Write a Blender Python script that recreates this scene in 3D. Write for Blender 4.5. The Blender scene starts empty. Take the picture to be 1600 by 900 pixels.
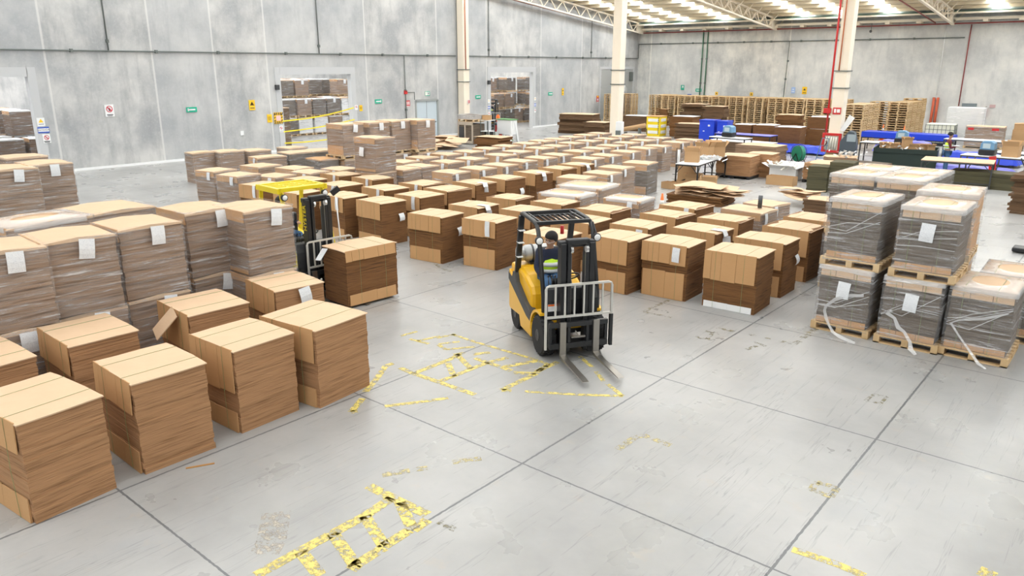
import bpy, math, random
from mathutils import Vector, Matrix, Euler
R = math.radians
rnd = random.Random(7)
S = bpy.context.scene
COL = S.collection

# ------------------------------------------------------------ camera, sky, exposure
CAM = Vector((8.2483, -2.9123, 4.6)); FPX = 1181.37
cam_data = bpy.data.cameras.new('camera'); cam = bpy.data.objects.new('camera', cam_data); COL.objects.link(cam)
cam_data.lens = FPX / 1600 * 36; cam_data.sensor_width = 36; cam_data.clip_end = 300
cam.location = CAM; cam.rotation_euler = (1.28541, 0, .70064); S.camera = cam
CR = Euler((1.28541, 0, .70064)).to_matrix()
S.view_settings.view_transform = 'Standard'; S.view_settings.look = 'None'
S.view_settings.exposure = -0.95; S.view_settings.gamma = 1; S.view_settings.use_curve_mapping = False
W = bpy.data.worlds.new('daylight'); S.world = W; W.use_nodes = True
W.node_tree.nodes['Background'].inputs[0].default_value = (.95, .97, 1, 1)
W.node_tree.nodes['Background'].inputs[1].default_value = .8
SKY_PANEL = 17      # strength of the daylight coming through the roof's skylight strips

# ------------------------------------------------------------ materials
def mat(name, col, rough=.6, metal=0, **k):
    m = bpy.data.materials.new(name); m.use_nodes = True
    b = m.node_tree.nodes['Principled BSDF']
    b.inputs['Base Color'].default_value = (*col, 1); b.inputs['Roughness'].default_value = rough
    b.inputs['Metallic'].default_value = metal
    if 'emit' in k:
        b.inputs['Emission Color'].default_value = (*k.get('ecol', col), 1); b.inputs['Emission Strength'].default_value = k['emit']
    return m
class NT:
    def __init__(s, m): s.t = m.node_tree; s.n = s.t.nodes; s.l = s.t.links; s.b = s.n['Principled BSDF']
    def node(s, typ, **k):
        o = s.n.new(typ)
        for a, v in k.items():
            if a.startswith('i_'):
                key = a[2:]; key = int(key) if key.isdigit() else key.replace('_', ' ')
                if isinstance(v, bpy.types.NodeSocket): s.l.new(v, o.inputs[key])
                else: o.inputs[key].default_value = v
            else: setattr(o, a, v)
        return o
    def coords(s, scale=(1, 1, 1), kind='Object'):
        tc = s.n.new('ShaderNodeTexCoord'); mp = s.n.new('ShaderNodeMapping'); mp.inputs['Scale'].default_value = scale
        s.l.new(tc.outputs[kind], mp.inputs[0]); return mp.outputs[0]
    def noise(s, vec, scale=5, detail=4, rough=.5):
        o = s.node('ShaderNodeTexNoise'); o.inputs['Scale'].default_value = scale; o.inputs['Detail'].default_value = detail
        o.inputs['Roughness'].default_value = rough; s.l.new(vec, o.inputs['Vector']); return o.outputs['Fac']
    def ramp(s, fac, stops):
        o = s.n.new('ShaderNodeValToRGB'); e = o.color_ramp.elements
        while len(e) < len(stops): e.new(.5)
        for q, (p, c) in zip(e, stops): q.position = p; q.color = (*c, 1) if len(c) == 3 else c
        s.l.new(fac, o.inputs[0]); return o.outputs[0]
    def mix(s, a, b, fac, mode='MIX'):
        o = s.n.new('ShaderNodeMix'); o.data_type = 'RGBA'; o.blend_type = mode
        for v, i in ((fac, 0), (a, 6), (b, 7)):
            if isinstance(v, bpy.types.NodeSocket): s.l.new(v, o.inputs[i])
            elif i == 0: o.inputs[0].default_value = v
            else: o.inputs[i].default_value = (*v, 1)
        return o.outputs[2]
    def math(s, op, a, b=0., c=0.):
        o = s.n.new('ShaderNodeMath'); o.operation = op
        for v, i in ((a, 0), (b, 1), (c, 2)):
            if isinstance(v, bpy.types.NodeSocket): s.l.new(v, o.inputs[i])
            else: o.inputs[i].default_value = v
        return o.outputs[0]
    def sep(s, v):
        o = s.n.new('ShaderNodeSeparateXYZ'); s.l.new(v, o.inputs[0]); return o.outputs
    def col(s, c): s.l.new(c, s.b.inputs['Base Color'])
    def bump(s, h, st=.3, d=.01):
        o = s.n.new('ShaderNodeBump'); o.inputs['Strength'].default_value = st; o.inputs['Distance'].default_value = d
        s.l.new(h, o.inputs['Height']); s.l.new(o.outputs[0], s.b.inputs['Normal'])

def concrete_wall(name, axis, seams, g=1.):
    m = mat(name, (.4, .4, .4), .85); t = NT(m)
    v = t.coords(); xyz = t.sep(v)
    base = t.ramp(t.noise(v, .45, 5, .62), [(.36, (.37, .38, .39)), (.5, (.50, .505, .50)), (.64, (.62, .615, .60))])
    streak = t.noise(t.coords((1.6, 1.6, .35)), 1.2, 5, .65)
    base = t.mix(base, (.30, .31, .32), t.math('MULTIPLY', t.ramp(streak, [(.49, (0, 0, 0)), (.70, (1, 1, 1))]), .55))
    fine = t.noise(v, 9, 4, .7)
    base = t.mix(base, (.68, .67, .65), t.math('MULTIPLY', t.ramp(fine, [(.52, (0, 0, 0)), (.8, (1, 1, 1))]), .35))
    # tilt-up panels: a slight tone of their own and a pale filled joint between
    ax = xyz[axis]; prev = None
    for i, s in enumerate(seams):
        d = t.math('ABSOLUTE', t.math('SUBTRACT', ax, s))
        line = t.math('LESS_THAN', d, .045)
        prev = line if prev is None else t.math('MAXIMUM', prev, line)
        if i % 2 == 0 and i + 1 < len(seams):
            inside = t.math('MULTIPLY', t.math('GREATER_THAN', ax, s), t.math('LESS_THAN', ax, seams[i + 1]))
            base = t.mix(base, (.44, .46, .48), t.math('MULTIPLY', inside, .35))
    base = t.mix(base, (.78, .77, .74), t.math('MULTIPLY', prev, .5))
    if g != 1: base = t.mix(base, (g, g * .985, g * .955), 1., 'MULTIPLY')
    t.col(base); t.bump(fine, .12, .01); return m
M_WALL = concrete_wall('tilt_up_concrete', 1, [-5, -.5, 4.8, 10.22, 14.9, 18.05, 21.1, 27.9, 33.9, 38.8, 45.05, 50.5, 56.5])
M_WALLB = concrete_wall('tilt_up_concrete_back', 0, [-28, -22.6, -15.5, 4, 11, 18], 1.35)  # same concrete, colour brightened to stand in for light on the back wall
M_WALLP = concrete_wall('plain_concrete', 1, [200])

def floor_mat():
    m = mat('polished_concrete', (.5, .5, .48), .3); t = NT(m); v = t.coords(); xyz = t.sep(v)
    c = t.ramp(t.noise(v, .35, 6, .62), [(.3, (.29, .288, .28)), (.5, (.37, .366, .355)), (.72, (.45, .443, .43))])
    c = t.mix(c, (.34, .35, .36), t.math('MULTIPLY', t.ramp(t.noise(t.coords((1, .5, 1)), 1.3, 5, .65), [(.55, (0, 0, 0)), (.75, (1, 1, 1))]), .55))
    c = t.mix(c, (.46, .38, .28), t.math('MULTIPLY', t.ramp(t.noise(v, 2.3, 6, .7), [(.60, (0, 0, 0)), (.8, (1, 1, 1))]), .5))
    c = t.mix(c, (.30, .31, .32), t.math('MULTIPLY', t.ramp(t.noise(v, 5.5, 6, .75), [(.58, (0, 0, 0)), (.75, (1, 1, 1))]), .35))
    def scratches(ang, sc, th, seed):
        tc = t.n.new('ShaderNodeTexCoord'); mp = t.n.new('ShaderNodeMapping')
        mp.inputs['Rotation'].default_value = (0, 0, R(ang)); mp.inputs['Scale'].default_value = (sc, sc * .045, 1); mp.inputs['Location'].default_value = (seed, seed, 0)
        t.l.new(tc.outputs['Object'], mp.inputs[0])
        n = t.noise(mp.outputs[0], 2.2, 3, .6)
        return t.ramp(n, [(th, (0, 0, 0)), (th + .012, (1, 1, 1)), (th + .024, (0, 0, 0))])
    for a, sc, th, s in ((8, 3, .62, 1), (-35, 4, .63, 5), (62, 3.5, .64, 9), (100, 3, .63, 3)):
        c = t.mix(c, (.2, .2, .2), t.math('MULTIPLY', scratches(a, sc, th, s), .5))
    wob = t.math('MULTIPLY', t.math('SUBTRACT', t.noise(v, 14, 3), .5), .02)
    def joint(ax, step, off, w):
        q = t.math('ADD', t.math('ADD', ax, -off), wob)
        f = t.math('SUBTRACT', t.math('FRACT', t.math('ADD', t.math('DIVIDE', q, step), .5)), .5)
        return t.math('LESS_THAN', t.math('MULTIPLY', t.math('ABSOLUTE', f), step), w)
    j = t.math('MAXIMUM', joint(xyz[0], 3.083, 0, .014), joint(xyz[1], 3.405, 0, .012))
    c = t.mix(c, (.12, .125, .13), t.math('MULTIPLY', j, .95))
    t.col(c)
    r = t.math('ADD', t.math('MULTIPLY', t.noise(v, 1.1, 5), .3), .16)
    t.l.new(r, t.b.inputs['Roughness']); t.b.inputs['Specular IOR Level'].default_value = .5
    t.bump(t.math('ADD', t.noise(v, 30, 3), t.math('MULTIPLY', j, -1.5)), .06, .006); return m
M_FLOOR = floor_mat()

def kraft(name, c1, c2, crease=0.):
    m = mat(name, c1, .8); t = NT(m); v = t.coords()
    f = t.noise(v, 2.2, 3); c = t.mix(c1, c2, f)
    g = t.noise(t.coords((1, 1, 12)), 7, 3)
    c = t.mix(c, tuple(x * .82 for x in c1), t.math('MULTIPLY', g, .35)); t.col(c); t.bump(g, .12, .01); return m
M_TOP = kraft('kraft_board', (.68, .475, .30), (.73, .525, .345))
M_FLAP = kraft('kraft_board_flap', (.56, .315, .135), (.61, .355, .165))
def edges(name, light, dark, sc=46, gap=.5):
    m = mat(name, light, .9); t = NT(m)
    a = t.noise(t.coords((.035, .035, 1)), sc, 2, .8)
    b = t.noise(t.coords((1.2, 1.2, 5)), 2.1, 3)
    c = t.ramp(a, [(.3, dark), (gap, light), (.75, tuple(min(1, x * 1.15) for x in light))])
    c = t.mix(c, dark, t.math('MULTIPLY', b, .28)); t.col(c); t.bump(a, .7, .012); return m
M_EDGE = edges('corrugated_edges', (.215, .098, .032), (.085, .036, .012))
M_EDGEL = edges('corrugated_edges_pale', (.425, .232, .112), (.25, .125, .055), 44)
M_EDGEW = edges('wrapped_edges', (.32, .21, .135), (.14, .085, .05), 30)
M_EDGEG = edges('wrapped_grey_edges', (.155, .12, .088), (.07, .052, .038), 34)
M_DARKB = edges('dark_board_edges', (.16, .09, .045), (.06, .035, .018), 30)
M_GREEN = mat('green_strapping', (.22, .30, .12), .5)
def paper():
    m = mat('printed_label', (.82, .84, .86), .6); t = NT(m); v = t.coords((1, 1, 1), 'Generated'); xyz = t.sep(v)
    n = t.noise(t.coords((9, 9, 26), 'Generated'), 1.6, 3, .8)
    ink = t.math('MULTIPLY', t.ramp(n, [(.53, (0, 0, 0)), (.60, (1, 1, 1))]), .5)
    t.col(t.mix((.84, .86, .88), (.30, .33, .40), ink)); return m
M_PAPER = paper()
M_WHITE = mat('white_board', (.85, .86, .86), .6)
def film(name, lo, hi, tint=(.93, .93, .94)):
    m = bpy.data.materials.new(name); m.use_nodes = True; t = NT(m); n = t.n
    b = n['Principled BSDF']; b.inputs['Base Color'].default_value = (*tint, 1); b.inputs['Roughness'].default_value = .18
    tr = n.new('ShaderNodeBsdfTransparent'); mx = n.new('ShaderNodeMixShader')
    tc = n.new('ShaderNodeTexCoord'); oi = n.new('ShaderNodeObjectInfo'); mp = n.new('ShaderNodeMapping')
    mp.inputs['Rotation'].default_value = (R(10), R(-7), 0); mp.inputs['Scale'].default_value = (.45, .45, 8)
    t.l.new(tc.outputs['Object'], mp.inputs[0])
    cm = n.new('ShaderNodeCombineXYZ'); t.l.new(t.math('MULTIPLY', oi.outputs['Random'], 60), cm.inputs[0]); t.l.new(cm.outputs[0], mp.inputs['Location'])
    a = t.noise(mp.outputs[0], 2.6, 5, .72)
    f = t.ramp(a, [(.42, (lo,) * 3), (.58, ((lo + hi) * .3,) * 3), (.70, (hi,) * 3)])
    t.l.new(f, mx.inputs[0]); t.l.new(tr.outputs[0], mx.inputs[1]); t.l.new(b.outputs[0], mx.inputs[2])
    t.bump(a, .9, .03)
    t.l.new(mx.outputs[0], n['Material Output'].inputs[0]); return m
M_FILM = film('stretch_film', .05, .70)
M_FILMT = film('stretch_film_loose', .06, .75)
M_FILMW = film('stretch_film_top', .5, .95, (.93, .93, .93))
M_TAIL = film('loose_film_rope', .35, .85, (.95, .95, .95))
M_PINE = mat('pallet_pine', (.62, .44, .24), .75)
_t = NT(M_PINE); _oi = _t.n.new('ShaderNodeObjectInfo')
_t.col(_t.mix(_t.mix((.70, .50, .27), (.50, .33, .16), _t.noise(_t.coords((1, 1, 1)), 6, 3)), (.78, .60, .38), _t.math('MULTIPLY', _oi.outputs['Random'], .55)))
M_BLACK = mat('black_paint', (.018, .019, .021), .38); M_RUBBER = mat('tyre_rubber', (.022, .022, .023), .85)
M_DGREY = mat('dark_grey_plastic', (.05, .052, .055), .5); M_YEL = mat('yellow_paint', (.83, .46, .015), .28)
M_YEL2 = mat('bright_yellow_paint', (.85, .66, .02), .3); M_STEEL = mat('worn_steel', (.36, .34, .31), .3, .9)
M_SILVER = mat('silver_paint', (.62, .61, .57), .4, .35); M_TANK = mat('gas_tank_grey', (.50, .51, .51), .35, .3)
M_CHROME = mat('bright_chain_steel', (.7, .7, .7), .2, 1); M_RED = mat('signal_red', (.62, .03, .03), .35)
M_ORANGE = mat('orange_plastic', (.9, .17, .02), .5); M_CREAM = mat('cream_steel_paint', (.90, .81, .67), .5)
M_CREAM2 = mat('cream_purlin', (.78, .68, .50), .5)
M_GREENP = mat('green_pipe', (.07, .19, .12), .5); M_GREYP = mat('galvanised_pipe', (.16, .18, .17), .5, .3)
M_REDP = mat('red_sprinkler_pipe', (.30, .055, .05), .45); M_SIGNG = mat('sign_green', (.02, .42, .27), .5)
M_SIGNY = mat('sign_yellow', (.95, .58, .02), .5); M_SIGNB = mat('sign_blue', (.05, .12, .50), .5)
M_BLUE = mat('blue_plastic_sheet', (.015, .06, .62), .35); M_LILAC = mat('lilac_blue_sheet', (.22, .22, .72), .4)
M_DOOR = mat('pale_blue_door', (.55, .63, .68), .45); M_SKIN = mat('skin', (.48, .27, .17), .5)
M_HAIR = mat('black_hair', (.012, .010, .009), .6); M_NAVY = mat('navy_cloth', (.012, .018, .045), .8)
M_HIVIS = mat('hi_vis_yellow', (.62, .95, .03), .6, emit=0); M_REFL = mat('reflective_band', (.6, .62, .62), .35)
M_JEANS = mat('blue_denim', (.05, .12, .24), .85); M_MAROON = mat('maroon_cloth', (.13, .02, .025), .8)
M_BOX = kraft('carton_board', (.50, .30, .14), (.56, .36, .19))
M_TAPE = mat('caution_tape', (.95, .78, .03), .4)
M_HOSE = mat('coiled_hose_green', (.02, .22, .12), .5)
M_POLY = mat('tote_polyethylene', (.80, .80, .68), .35)
M_OLIVE = edges('olive_die_boards', (.105, .095, .05), (.03, .027, .014), 14)
def worn(name, c, cover=.5):
    m = bpy.data.materials.new(name); m.use_nodes = True; t = NT(m); n = t.n; b = n['Principled BSDF']
    v = t.coords(); k = t.noise(v, 11, 6, .75)
    t.col(t.mix(c, (.22, .21, .18), t.math('MULTIPLY', t.ramp(t.noise(v, 7, 4, .7), [(.54, (0, 0, 0)), (.66, (1, 1, 1))]), .6)))
    b.inputs['Roughness'].default_value = .5
    tr = n.new('ShaderNodeBsdfTransparent'); mx = n.new('ShaderNodeMixShader')
    t.l.new(t.ramp(k, [(cover - .06, (1, 1, 1)), (cover + .06, (0, 0, 0))]), mx.inputs[0])
    t.l.new(tr.outputs[0], mx.inputs[1]); t.l.new(b.outputs[0], mx.inputs[2]); t.l.new(mx.outputs[0], n['Material Output'].inputs[0]); return m
M_MARK = worn('worn_yellow_tape', (.74, .60, .16), .53)
M_MARKF = worn('faded_yellow_tape', (.55, .47, .22), .48)
M_MARKD = worn('dark_worn_tape', (.25, .22, .12), .46)

# ------------------------------------------------------------ geometry helpers
def G(x, y, z=0.):
    """point at height z seen at photo pixel x, y: used to survey where things stand"""
    d = CR @ Vector(((x - 800) / FPX, -(y - 450) / FPX, -1)); t = (CAM.z - z) / -d.z
    return Vector((CAM.x + d.x * t, CAM.y + d.y * t, z))
def onX(x, y, X):
    d = CR @ Vector(((x - 800) / FPX, -(y - 450) / FPX, -1)); return CAM + d * ((X - CAM.x) / d.x)
def onY(x, y, Y):
    d = CR @ Vector(((x - 800) / FPX, -(y - 450) / FPX, -1)); return CAM + d * ((Y - CAM.y) / d.y)
class MB:
    def __init__(s): s.v = []; s.f = []; s.mi = []; s.cur = 0
    def add(s, vs, fs, M=None):
        b = len(s.v)
        s.v += [tuple(M @ Vector(p)) if M else tuple(p) for p in vs]
        s.f += [tuple(b + i for i in q) for q in fs]; s.mi += [s.cur] * len(fs); return s
    def box(s, x0, x1, y0, y1, z0, z1, M=None):
        return s.add([(x0, y0, z0), (x1, y0, z0), (x1, y1, z0), (x0, y1, z0), (x0, y0, z1), (x1, y0, z1), (x1, y1, z1), (x0, y1, z1)],
                     [(0, 3, 2, 1), (4, 5, 6, 7), (0, 1, 5, 4), (1, 2, 6, 5), (2, 3, 7, 6), (3, 0, 4, 7)], M)
    def bar(s, p, q, w, h=None, up=(0, 0, 1)):
        p = Vector(p); q = Vector(q); d = (q - p); L = d.length; d.normalize(); up = Vector(up)
        if abs(d.dot(up)) > .98: up = Vector((0, 1, 0))
        x = d.cross(up).normalized(); z = x.cross(d).normalized()
        M = Matrix((x, d, z)).transposed().to_4x4(); M.translation = p
        h = h or w; return s.box(-w / 2, w / 2, 0, L, -h / 2, h / 2, M)
    def ring(s, rings, n, cap=True):
        b = len(s.v)
        for r in rings: s.v += [tuple(p) for p in r]
        for i in range(len(rings) - 1):
            for k in range(n):
                a, c = b + i * n + k, b + i * n + (k + 1) % n; s.f.append((a, c, c + n, a + n)); s.mi.append(s.cur)
        if cap:
            s.f.append(tuple(b + k for k in reversed(range(n)))); s.f.append(tuple(b + (len(rings) - 1) * n + k for k in range(n))); s.mi += [s.cur] * 2
        return s
    def tube(s, pts, r, n=8):
        pts = [Vector(p) for p in pts]; rings = []
        for i, p in enumerate(pts):
            d = (pts[min(i + 1, len(pts) - 1)] - pts[max(i - 1, 0)]).normalized()
            a = d.cross(Vector((0, 0, 1)));
            if a.length < .05: a = d.cross(Vector((0, 1, 0)))
            a.normalize(); b = d.cross(a); rr = r[i] if isinstance(r, (list, tuple)) else r
            rings.append([p + a * (rr * math.cos(2 * math.pi * k / n)) + b * (rr * math.sin(2 * math.pi * k / n)) for k in range(n)])
        return s.ring(rings, n)
    def lathe(s, prof, c=(0, 0, 0), n=16, axis='z'):
        rings = []
        for r, h in prof:
            q = []
            for k in range(n):
                a = 2 * math.pi * k / n; x, y = r * math.cos(a), r * math.sin(a)
                q.append(Vector((x, y, h) if axis == 'z' else ((x, h, y) if axis == 'y' else (h, x, y))) + Vector(c))
            rings.append(q)
        return s.ring(rings, n)
    def prism(s, poly, a, b, plane='xz', M=None):
        n = len(poly)
        def P(u, v, w): return (u, w, v) if plane == 'xz' else ((u, v, w) if plane == 'xy' else (w, u, v))
        vs = [P(u, v, a) for u, v in poly] + [P(u, v, b) for u, v in poly]
        return s.add(vs, [tuple(range(n)), tuple(reversed(range(n, 2 * n)))] + [(k, k + n, (k + 1) % n + n, (k + 1) % n) for k in range(n)], M)
    def ball(s, c, r, n=12, m=8):
        rr = r if isinstance(r, (tuple, list)) else (r, r, r); rings = []
        for i in range(m + 1):
            t = math.pi * (i + .02) / (m + .04) - math.pi / 2
            rings.append([Vector((c[0] + rr[0] * math.cos(t) * math.cos(2 * math.pi * k / n), c[1] + rr[1] * math.cos(t) * math.sin(2 * math.pi * k / n), c[2] + rr[2] * math.sin(t))) for k in range(n)])
        return s.ring(rings, n)
    def mesh(s, name, mats, smooth=False):
        me = bpy.data.meshes.new(name); me.from_pydata(s.v, [], s.f)
        for m in (mats if isinstance(mats, (list, tuple)) else [mats]): me.materials.append(m)
        for p, i in zip(me.polygons, s.mi): p.material_index = i; p.use_smooth = smooth
        me.update(); return me
    def build(s, name, mats, parent=None, smooth=False, bevel=0, loc=None, rz=None, label=None):
        o = bpy.data.objects.new(name, s.mesh(name, mats, smooth)); COL.objects.link(o)
        if parent: o.parent = parent
        if loc is not None: o.location = loc
        if rz is not None: o.rotation_euler = (0, 0, rz)
        if bevel:
            b = o.modifiers.new('bevel', 'BEVEL'); b.width = bevel; b.segments = 2; b.limit_method = 'ANGLE'; b.angle_limit = R(40)
        if label: o['label'] = label
        return o
def tag(o, label=None, cat=None, group=None, kind=None):
    if label: o['label'] = label
    if cat: o['category'] = cat
    if group: o['group'] = group
    if kind: o['kind'] = kind
    return o
def empty(name, loc=(0, 0, 0), rz=0., label=None, cat=None, group=None):
    o = bpy.data.objects.new(name, None); COL.objects.link(o); o.location = loc; o.rotation_euler = (0, 0, rz); o.empty_display_size = .2
    return tag(o, label, cat, group)
def copy_tree(o, parent=None):
    c = o.copy(); COL.objects.link(c)
    if parent is not None: c.parent = parent
    for ch in [k for k in o.children]: copy_tree(ch, c)
    return c
def text_part(s, size, mt, parent, M, name='lettering', ext=.002, align='CENTER'):
    cu = bpy.data.curves.new('lettering_source', 'FONT'); cu.body = s; cu.size = size; cu.extrude = ext; cu.align_x = align; cu.align_y = 'CENTER'
    tmp = bpy.data.objects.new('lettering_source', cu)
    me = bpy.data.meshes.new_from_object(tmp); bpy.data.objects.remove(tmp)
    me.transform(M); me.materials.clear(); me.materials.append(mt)
    o = bpy.data.objects.new(name, me); COL.objects.link(o)
    if parent: o.parent = parent
    return o
ORD = ['', 'first', 'second', 'third', 'fourth', 'fifth', 'sixth', 'seventh', 'eighth', 'ninth', 'tenth', 'eleventh', 'twelfth', 'thirteenth', 'fourteenth',
       'fifteenth', 'sixteenth', 'seventeenth', 'eighteenth', 'nineteenth', 'twentieth']

# ------------------------------------------------------------ the building
WX = -29.3; BY = 59.4; RIDGE = 6.
def zroof(y): return 8.42 + (BY - max(y, 2 * RIDGE - y)) * .103
def struct(o, label=None): o['kind'] = 'structure'; return o
fl = MB().box(-70, 60, -40, BY + .3, -.2, 0); struct(fl.build('floor', M_FLOOR))
OPEN = [(4.5, 9.42, 4.18), (21.82, 26.68, 4.17), (39.2, 44.1, 4.17)]
PD = (31.85, 33.85, 2.45)
w = MB()
ycuts = [-40] + [c for o in (OPEN[:2] + [PD] + OPEN[2:]) for c in o[:2]] + [BY + .3]
for i in range(0, len(ycuts) - 1, 2):
    a, b = ycuts[i], ycuts[i + 1]
    ys = [a] + [q for q in (RIDGE,) if a < q < b] + [b]
    for u, v in zip(ys, ys[1:]):
        w.add([(x, y, z) for x in (WX - .3, WX) for (y, z) in ((u, 0), (v, 0), (v, zroof(v)), (u, zroof(u)))],
              [(3, 2, 1, 0), (4, 5, 6, 7), (0, 1, 5, 4), (2, 3, 7, 6), (1, 2, 6, 5), (0, 4, 7, 3)])
for (a, b, h) in OPEN + [PD]:
    w.add([(x, y, z) for x in (WX - .3, WX) for (y, z) in ((a, h), (b, h), (b, zroof(b)), (a, zroof(a)))],
          [(3, 2, 1, 0), (4, 5, 6, 7), (0, 1, 5, 4), (2, 3, 7, 6), (1, 2, 6, 5), (0, 4, 7, 3)])
struct(w.build('wall_left', M_WALL))
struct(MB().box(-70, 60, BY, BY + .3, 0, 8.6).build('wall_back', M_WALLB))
struct(MB().box(-70.3, -70, -40, BY, 0, 14).build('wall_far_left', M_WALLP))
bb = MB()
for i in range(0, len(ycuts) - 1, 2): bb.box(WX, WX + .03, ycuts[i], ycuts[i + 1], 0, .11)
struct(bb.build('baseboard_left', M_WHITE))
M_TRIM = mat('painted_opening_trim', (.55, .56, .57), .8)
tr = MB()
for a, b, h in OPEN:
    tr.box(WX - .32, WX + .025, a - .32, a + .02, 0, h + .38); tr.box(WX - .32, WX + .025, b - .02, b + .32, 0, h + .38); tr.box(WX - .32, WX + .025, a, b, h - .02, h + .38)
tr.box(WX, WX + .03, 53.2, 53.45, 0, 4.55); tr.box(WX, WX + .03, 58.55, 58.8, 0, 4.55); tr.box(WX, WX + .03, 53.45, 58.55, 4.3, 4.55)
struct(tr.build('trim_1', M_TRIM))
# roof: sheeting with long translucent strips, purlins and trusses
M_ROOF = mat('cream_roof_sheet', (.74, .67, .54), .6)
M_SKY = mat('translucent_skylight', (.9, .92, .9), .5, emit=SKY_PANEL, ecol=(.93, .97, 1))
SL = [-27.2, -24.4, -20.8, -14.3, -11.5, -8.2, -1.4, 2., 5., 11.5, 15, 21, 27, 33, 39]
rf = MB(); sk = MB(); sk2 = MB()
xs = [-29.6]
for c in SL: xs += [c - .5, c + .5]
xs.append(60)
for i in range(len(xs) - 1):
    tgt = sk if i % 2 else rf
    for (y0, y1) in ((-40, RIDGE), (RIDGE, BY + .3)):
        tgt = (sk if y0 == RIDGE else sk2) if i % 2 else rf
        tgt.add([(xs[i], y0, zroof(y0)), (xs[i + 1], y0, zroof(y0)), (xs[i + 1], y1, zroof(y1)), (xs[i], y1, zroof(y1)),
                 (xs[i], y0, zroof(y0) + .08), (xs[i + 1], y0, zroof(y0) + .08), (xs[i + 1], y1, zroof(y1) + .08), (xs[i], y1, zroof(y1) + .08)],
                [(0, 1, 2, 3), (7, 6, 5, 4), (0, 4, 5, 1), (1, 5, 6, 2), (2, 6, 7, 3), (3, 7, 4, 0)])
struct(rf.build('ceiling', M_ROOF)); struct(sk.build('ceiling_skylights', M_SKY)); struct(sk2.build('ceiling_skylights_dimmed', mat('translucent_skylight_dimmed', (.9, .92, .9), .5, emit=SKY_PANEL * .6, ecol=(.95, .98, 1))))  # strips on the unseen near slope, glow dimmed to balance the foreground light
pu = MB()
y = BY - 1.2
while y > 8:
    z = zroof(y) - .12; pu.box(-29.3, 50, y - .035, y + .035, z - .11, z + .11); y -= 1.5
struct(pu.build('ceiling_purlins', M_CREAM2))
ts = MB()
for x in (-28.75, -16.6, -4.1, 8.3, 20.7):
    z1 = lambda y: zroof(y) - .3
    z0 = lambda y: zroof(y) - .3 - .78
    ts.bar((x, BY - .3, z1(BY - .3)), (x, RIDGE, z1(RIDGE)), .16, .1); ts.bar((x, BY - .3, z0(BY - .3)), (x, RIDGE, z0(RIDGE)), .16, .1)
    y = BY - .4; k = 0
    while y > RIDGE + 1.6:
        ts.bar((x, y, z0(y)), (x, y - .8, z1(y - .8)), .06, .06, (1, 0, 0)); ts.bar((x, y - .8, z1(y - .8)), (x, y - 1.6, z0(y - 1.6)), .06, .06, (1, 0, 0))
        if x > -20 and k % 1 == 0:      # braces from the bottom chord up to the purlins
            for sg in (-1, 1): ts.bar((x, y, z0(y)), (x + sg * .75, y, z1(y) + .12), .05, .05)
        y -= 1.6; k += 1
    # solid haunch by the wall
    ts.prism([(BY - .3, z0(BY) - .02), (BY - 1.3, z0(BY - 1.3)), (BY - 1.3, z1(BY - 1.3)), (BY - .3, z1(BY))], x - .1, x + .1, 'yz')
ts.box(-29.3, 50, BY - .7, BY - .45, 7.62, 7.8); ts.box(-29.3, 50, BY - 1.5, BY - 1.3, 8.0, 8.12)
for i in range(30): ts.box(-28.9 + i * 2.05, -28.6 + i * 2.05, BY - .8, BY - .02, 7.5, 7.68)
struct(ts.build('ceiling_trusses', M_CREAM))
gt = MB().box(-29.3, 50, BY - 1.2, BY - .02, 8.1, 8.2); struct(gt.build('ceiling_gutter', mat('dark_green_gutter', (.05, .13, .09), .6)))
# neighbouring hall beyond the openings
struct(MB().box(-70, WX - .3, -40, BY, 9.0, 9.1).build('ceiling_next_hall', M_WHITE))
nh = MB()
for i in range(5):
    for j in range(9): nh.box(-66 + i * 8, -64.5 + i * 8, -22 + j * 9, -17 + j * 9, 8.9, 8.98)
struct(nh.build('ceiling_fill_panels_next_hall', mat('next_hall_fill_panels', (1, 1, 1), .5, emit=30)))  # unseen glowing panels, added to brighten the hall behind the openings

# ------------------------------------------------------------ columns and pipes
def column(x, y, lab):
    r = empty('steel_column', (x, y, 0), 0, lab, 'column', None); h = zroof(y) - .35; a = .28
    b = MB().box(-a, a, -a, a, 0, h); b.build('shaft', M_CREAM, r, bevel=.02)
    MB().box(-a - .03, a + .03, -a - .03, a + .03, 0, .5 if x > -20 else .12).build('base_sleeve', mat('tan_base_sleeve', (.62, .45, .27), .7) if x > -20 else M_CREAM, r)
    for z in (4.35, 3.55): MB().box(-a - .05, a + .05, -a - .05, a + .05, z, z + .05).build('clamp_band', M_GREYP, r)
    return r
C2 = Vector((-16.75, 36.4, 0)); C3 = Vector((-4.05, 36.55, 0)); C1 = Vector((-28.9, 36.0, 0))
column(C1.x, C1.y, 'cream steel column standing against the concrete wall by the grey double door')
column(C2.x, C2.y, 'cream free-standing steel column beside the white machine, in the middle of the hall')
column(C3.x, C3.y, 'cream free-standing steel column carrying the red fire hose cabinet')
def pipe(name, pts, r, m, label, cat='pipe', clamps=None, group=None):
    o = MB().tube(pts, r, 6).build(name, m, smooth=True); tag(o, label, cat, group)
    if clamps:
        for p in clamps: MB().box(p[0] - .06, p[0] + .06, p[1] - .06, p[1] + .06, p[2] - .07, p[2] + .07).build('clamp', M_GREYP, o)
    return o
pipe('conduit', [(WX + .06, -10, 5.27), (WX + .06, 35.6, 5.27)], .035, M_GREYP, 'long grey conduit running level along the left concrete wall up to the column', 'conduit',
     [(WX + .06, y, 5.27) for y in (3, 11.3, 15.1, 18.3, 22.3, 26, 29.2, 33)])
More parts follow.
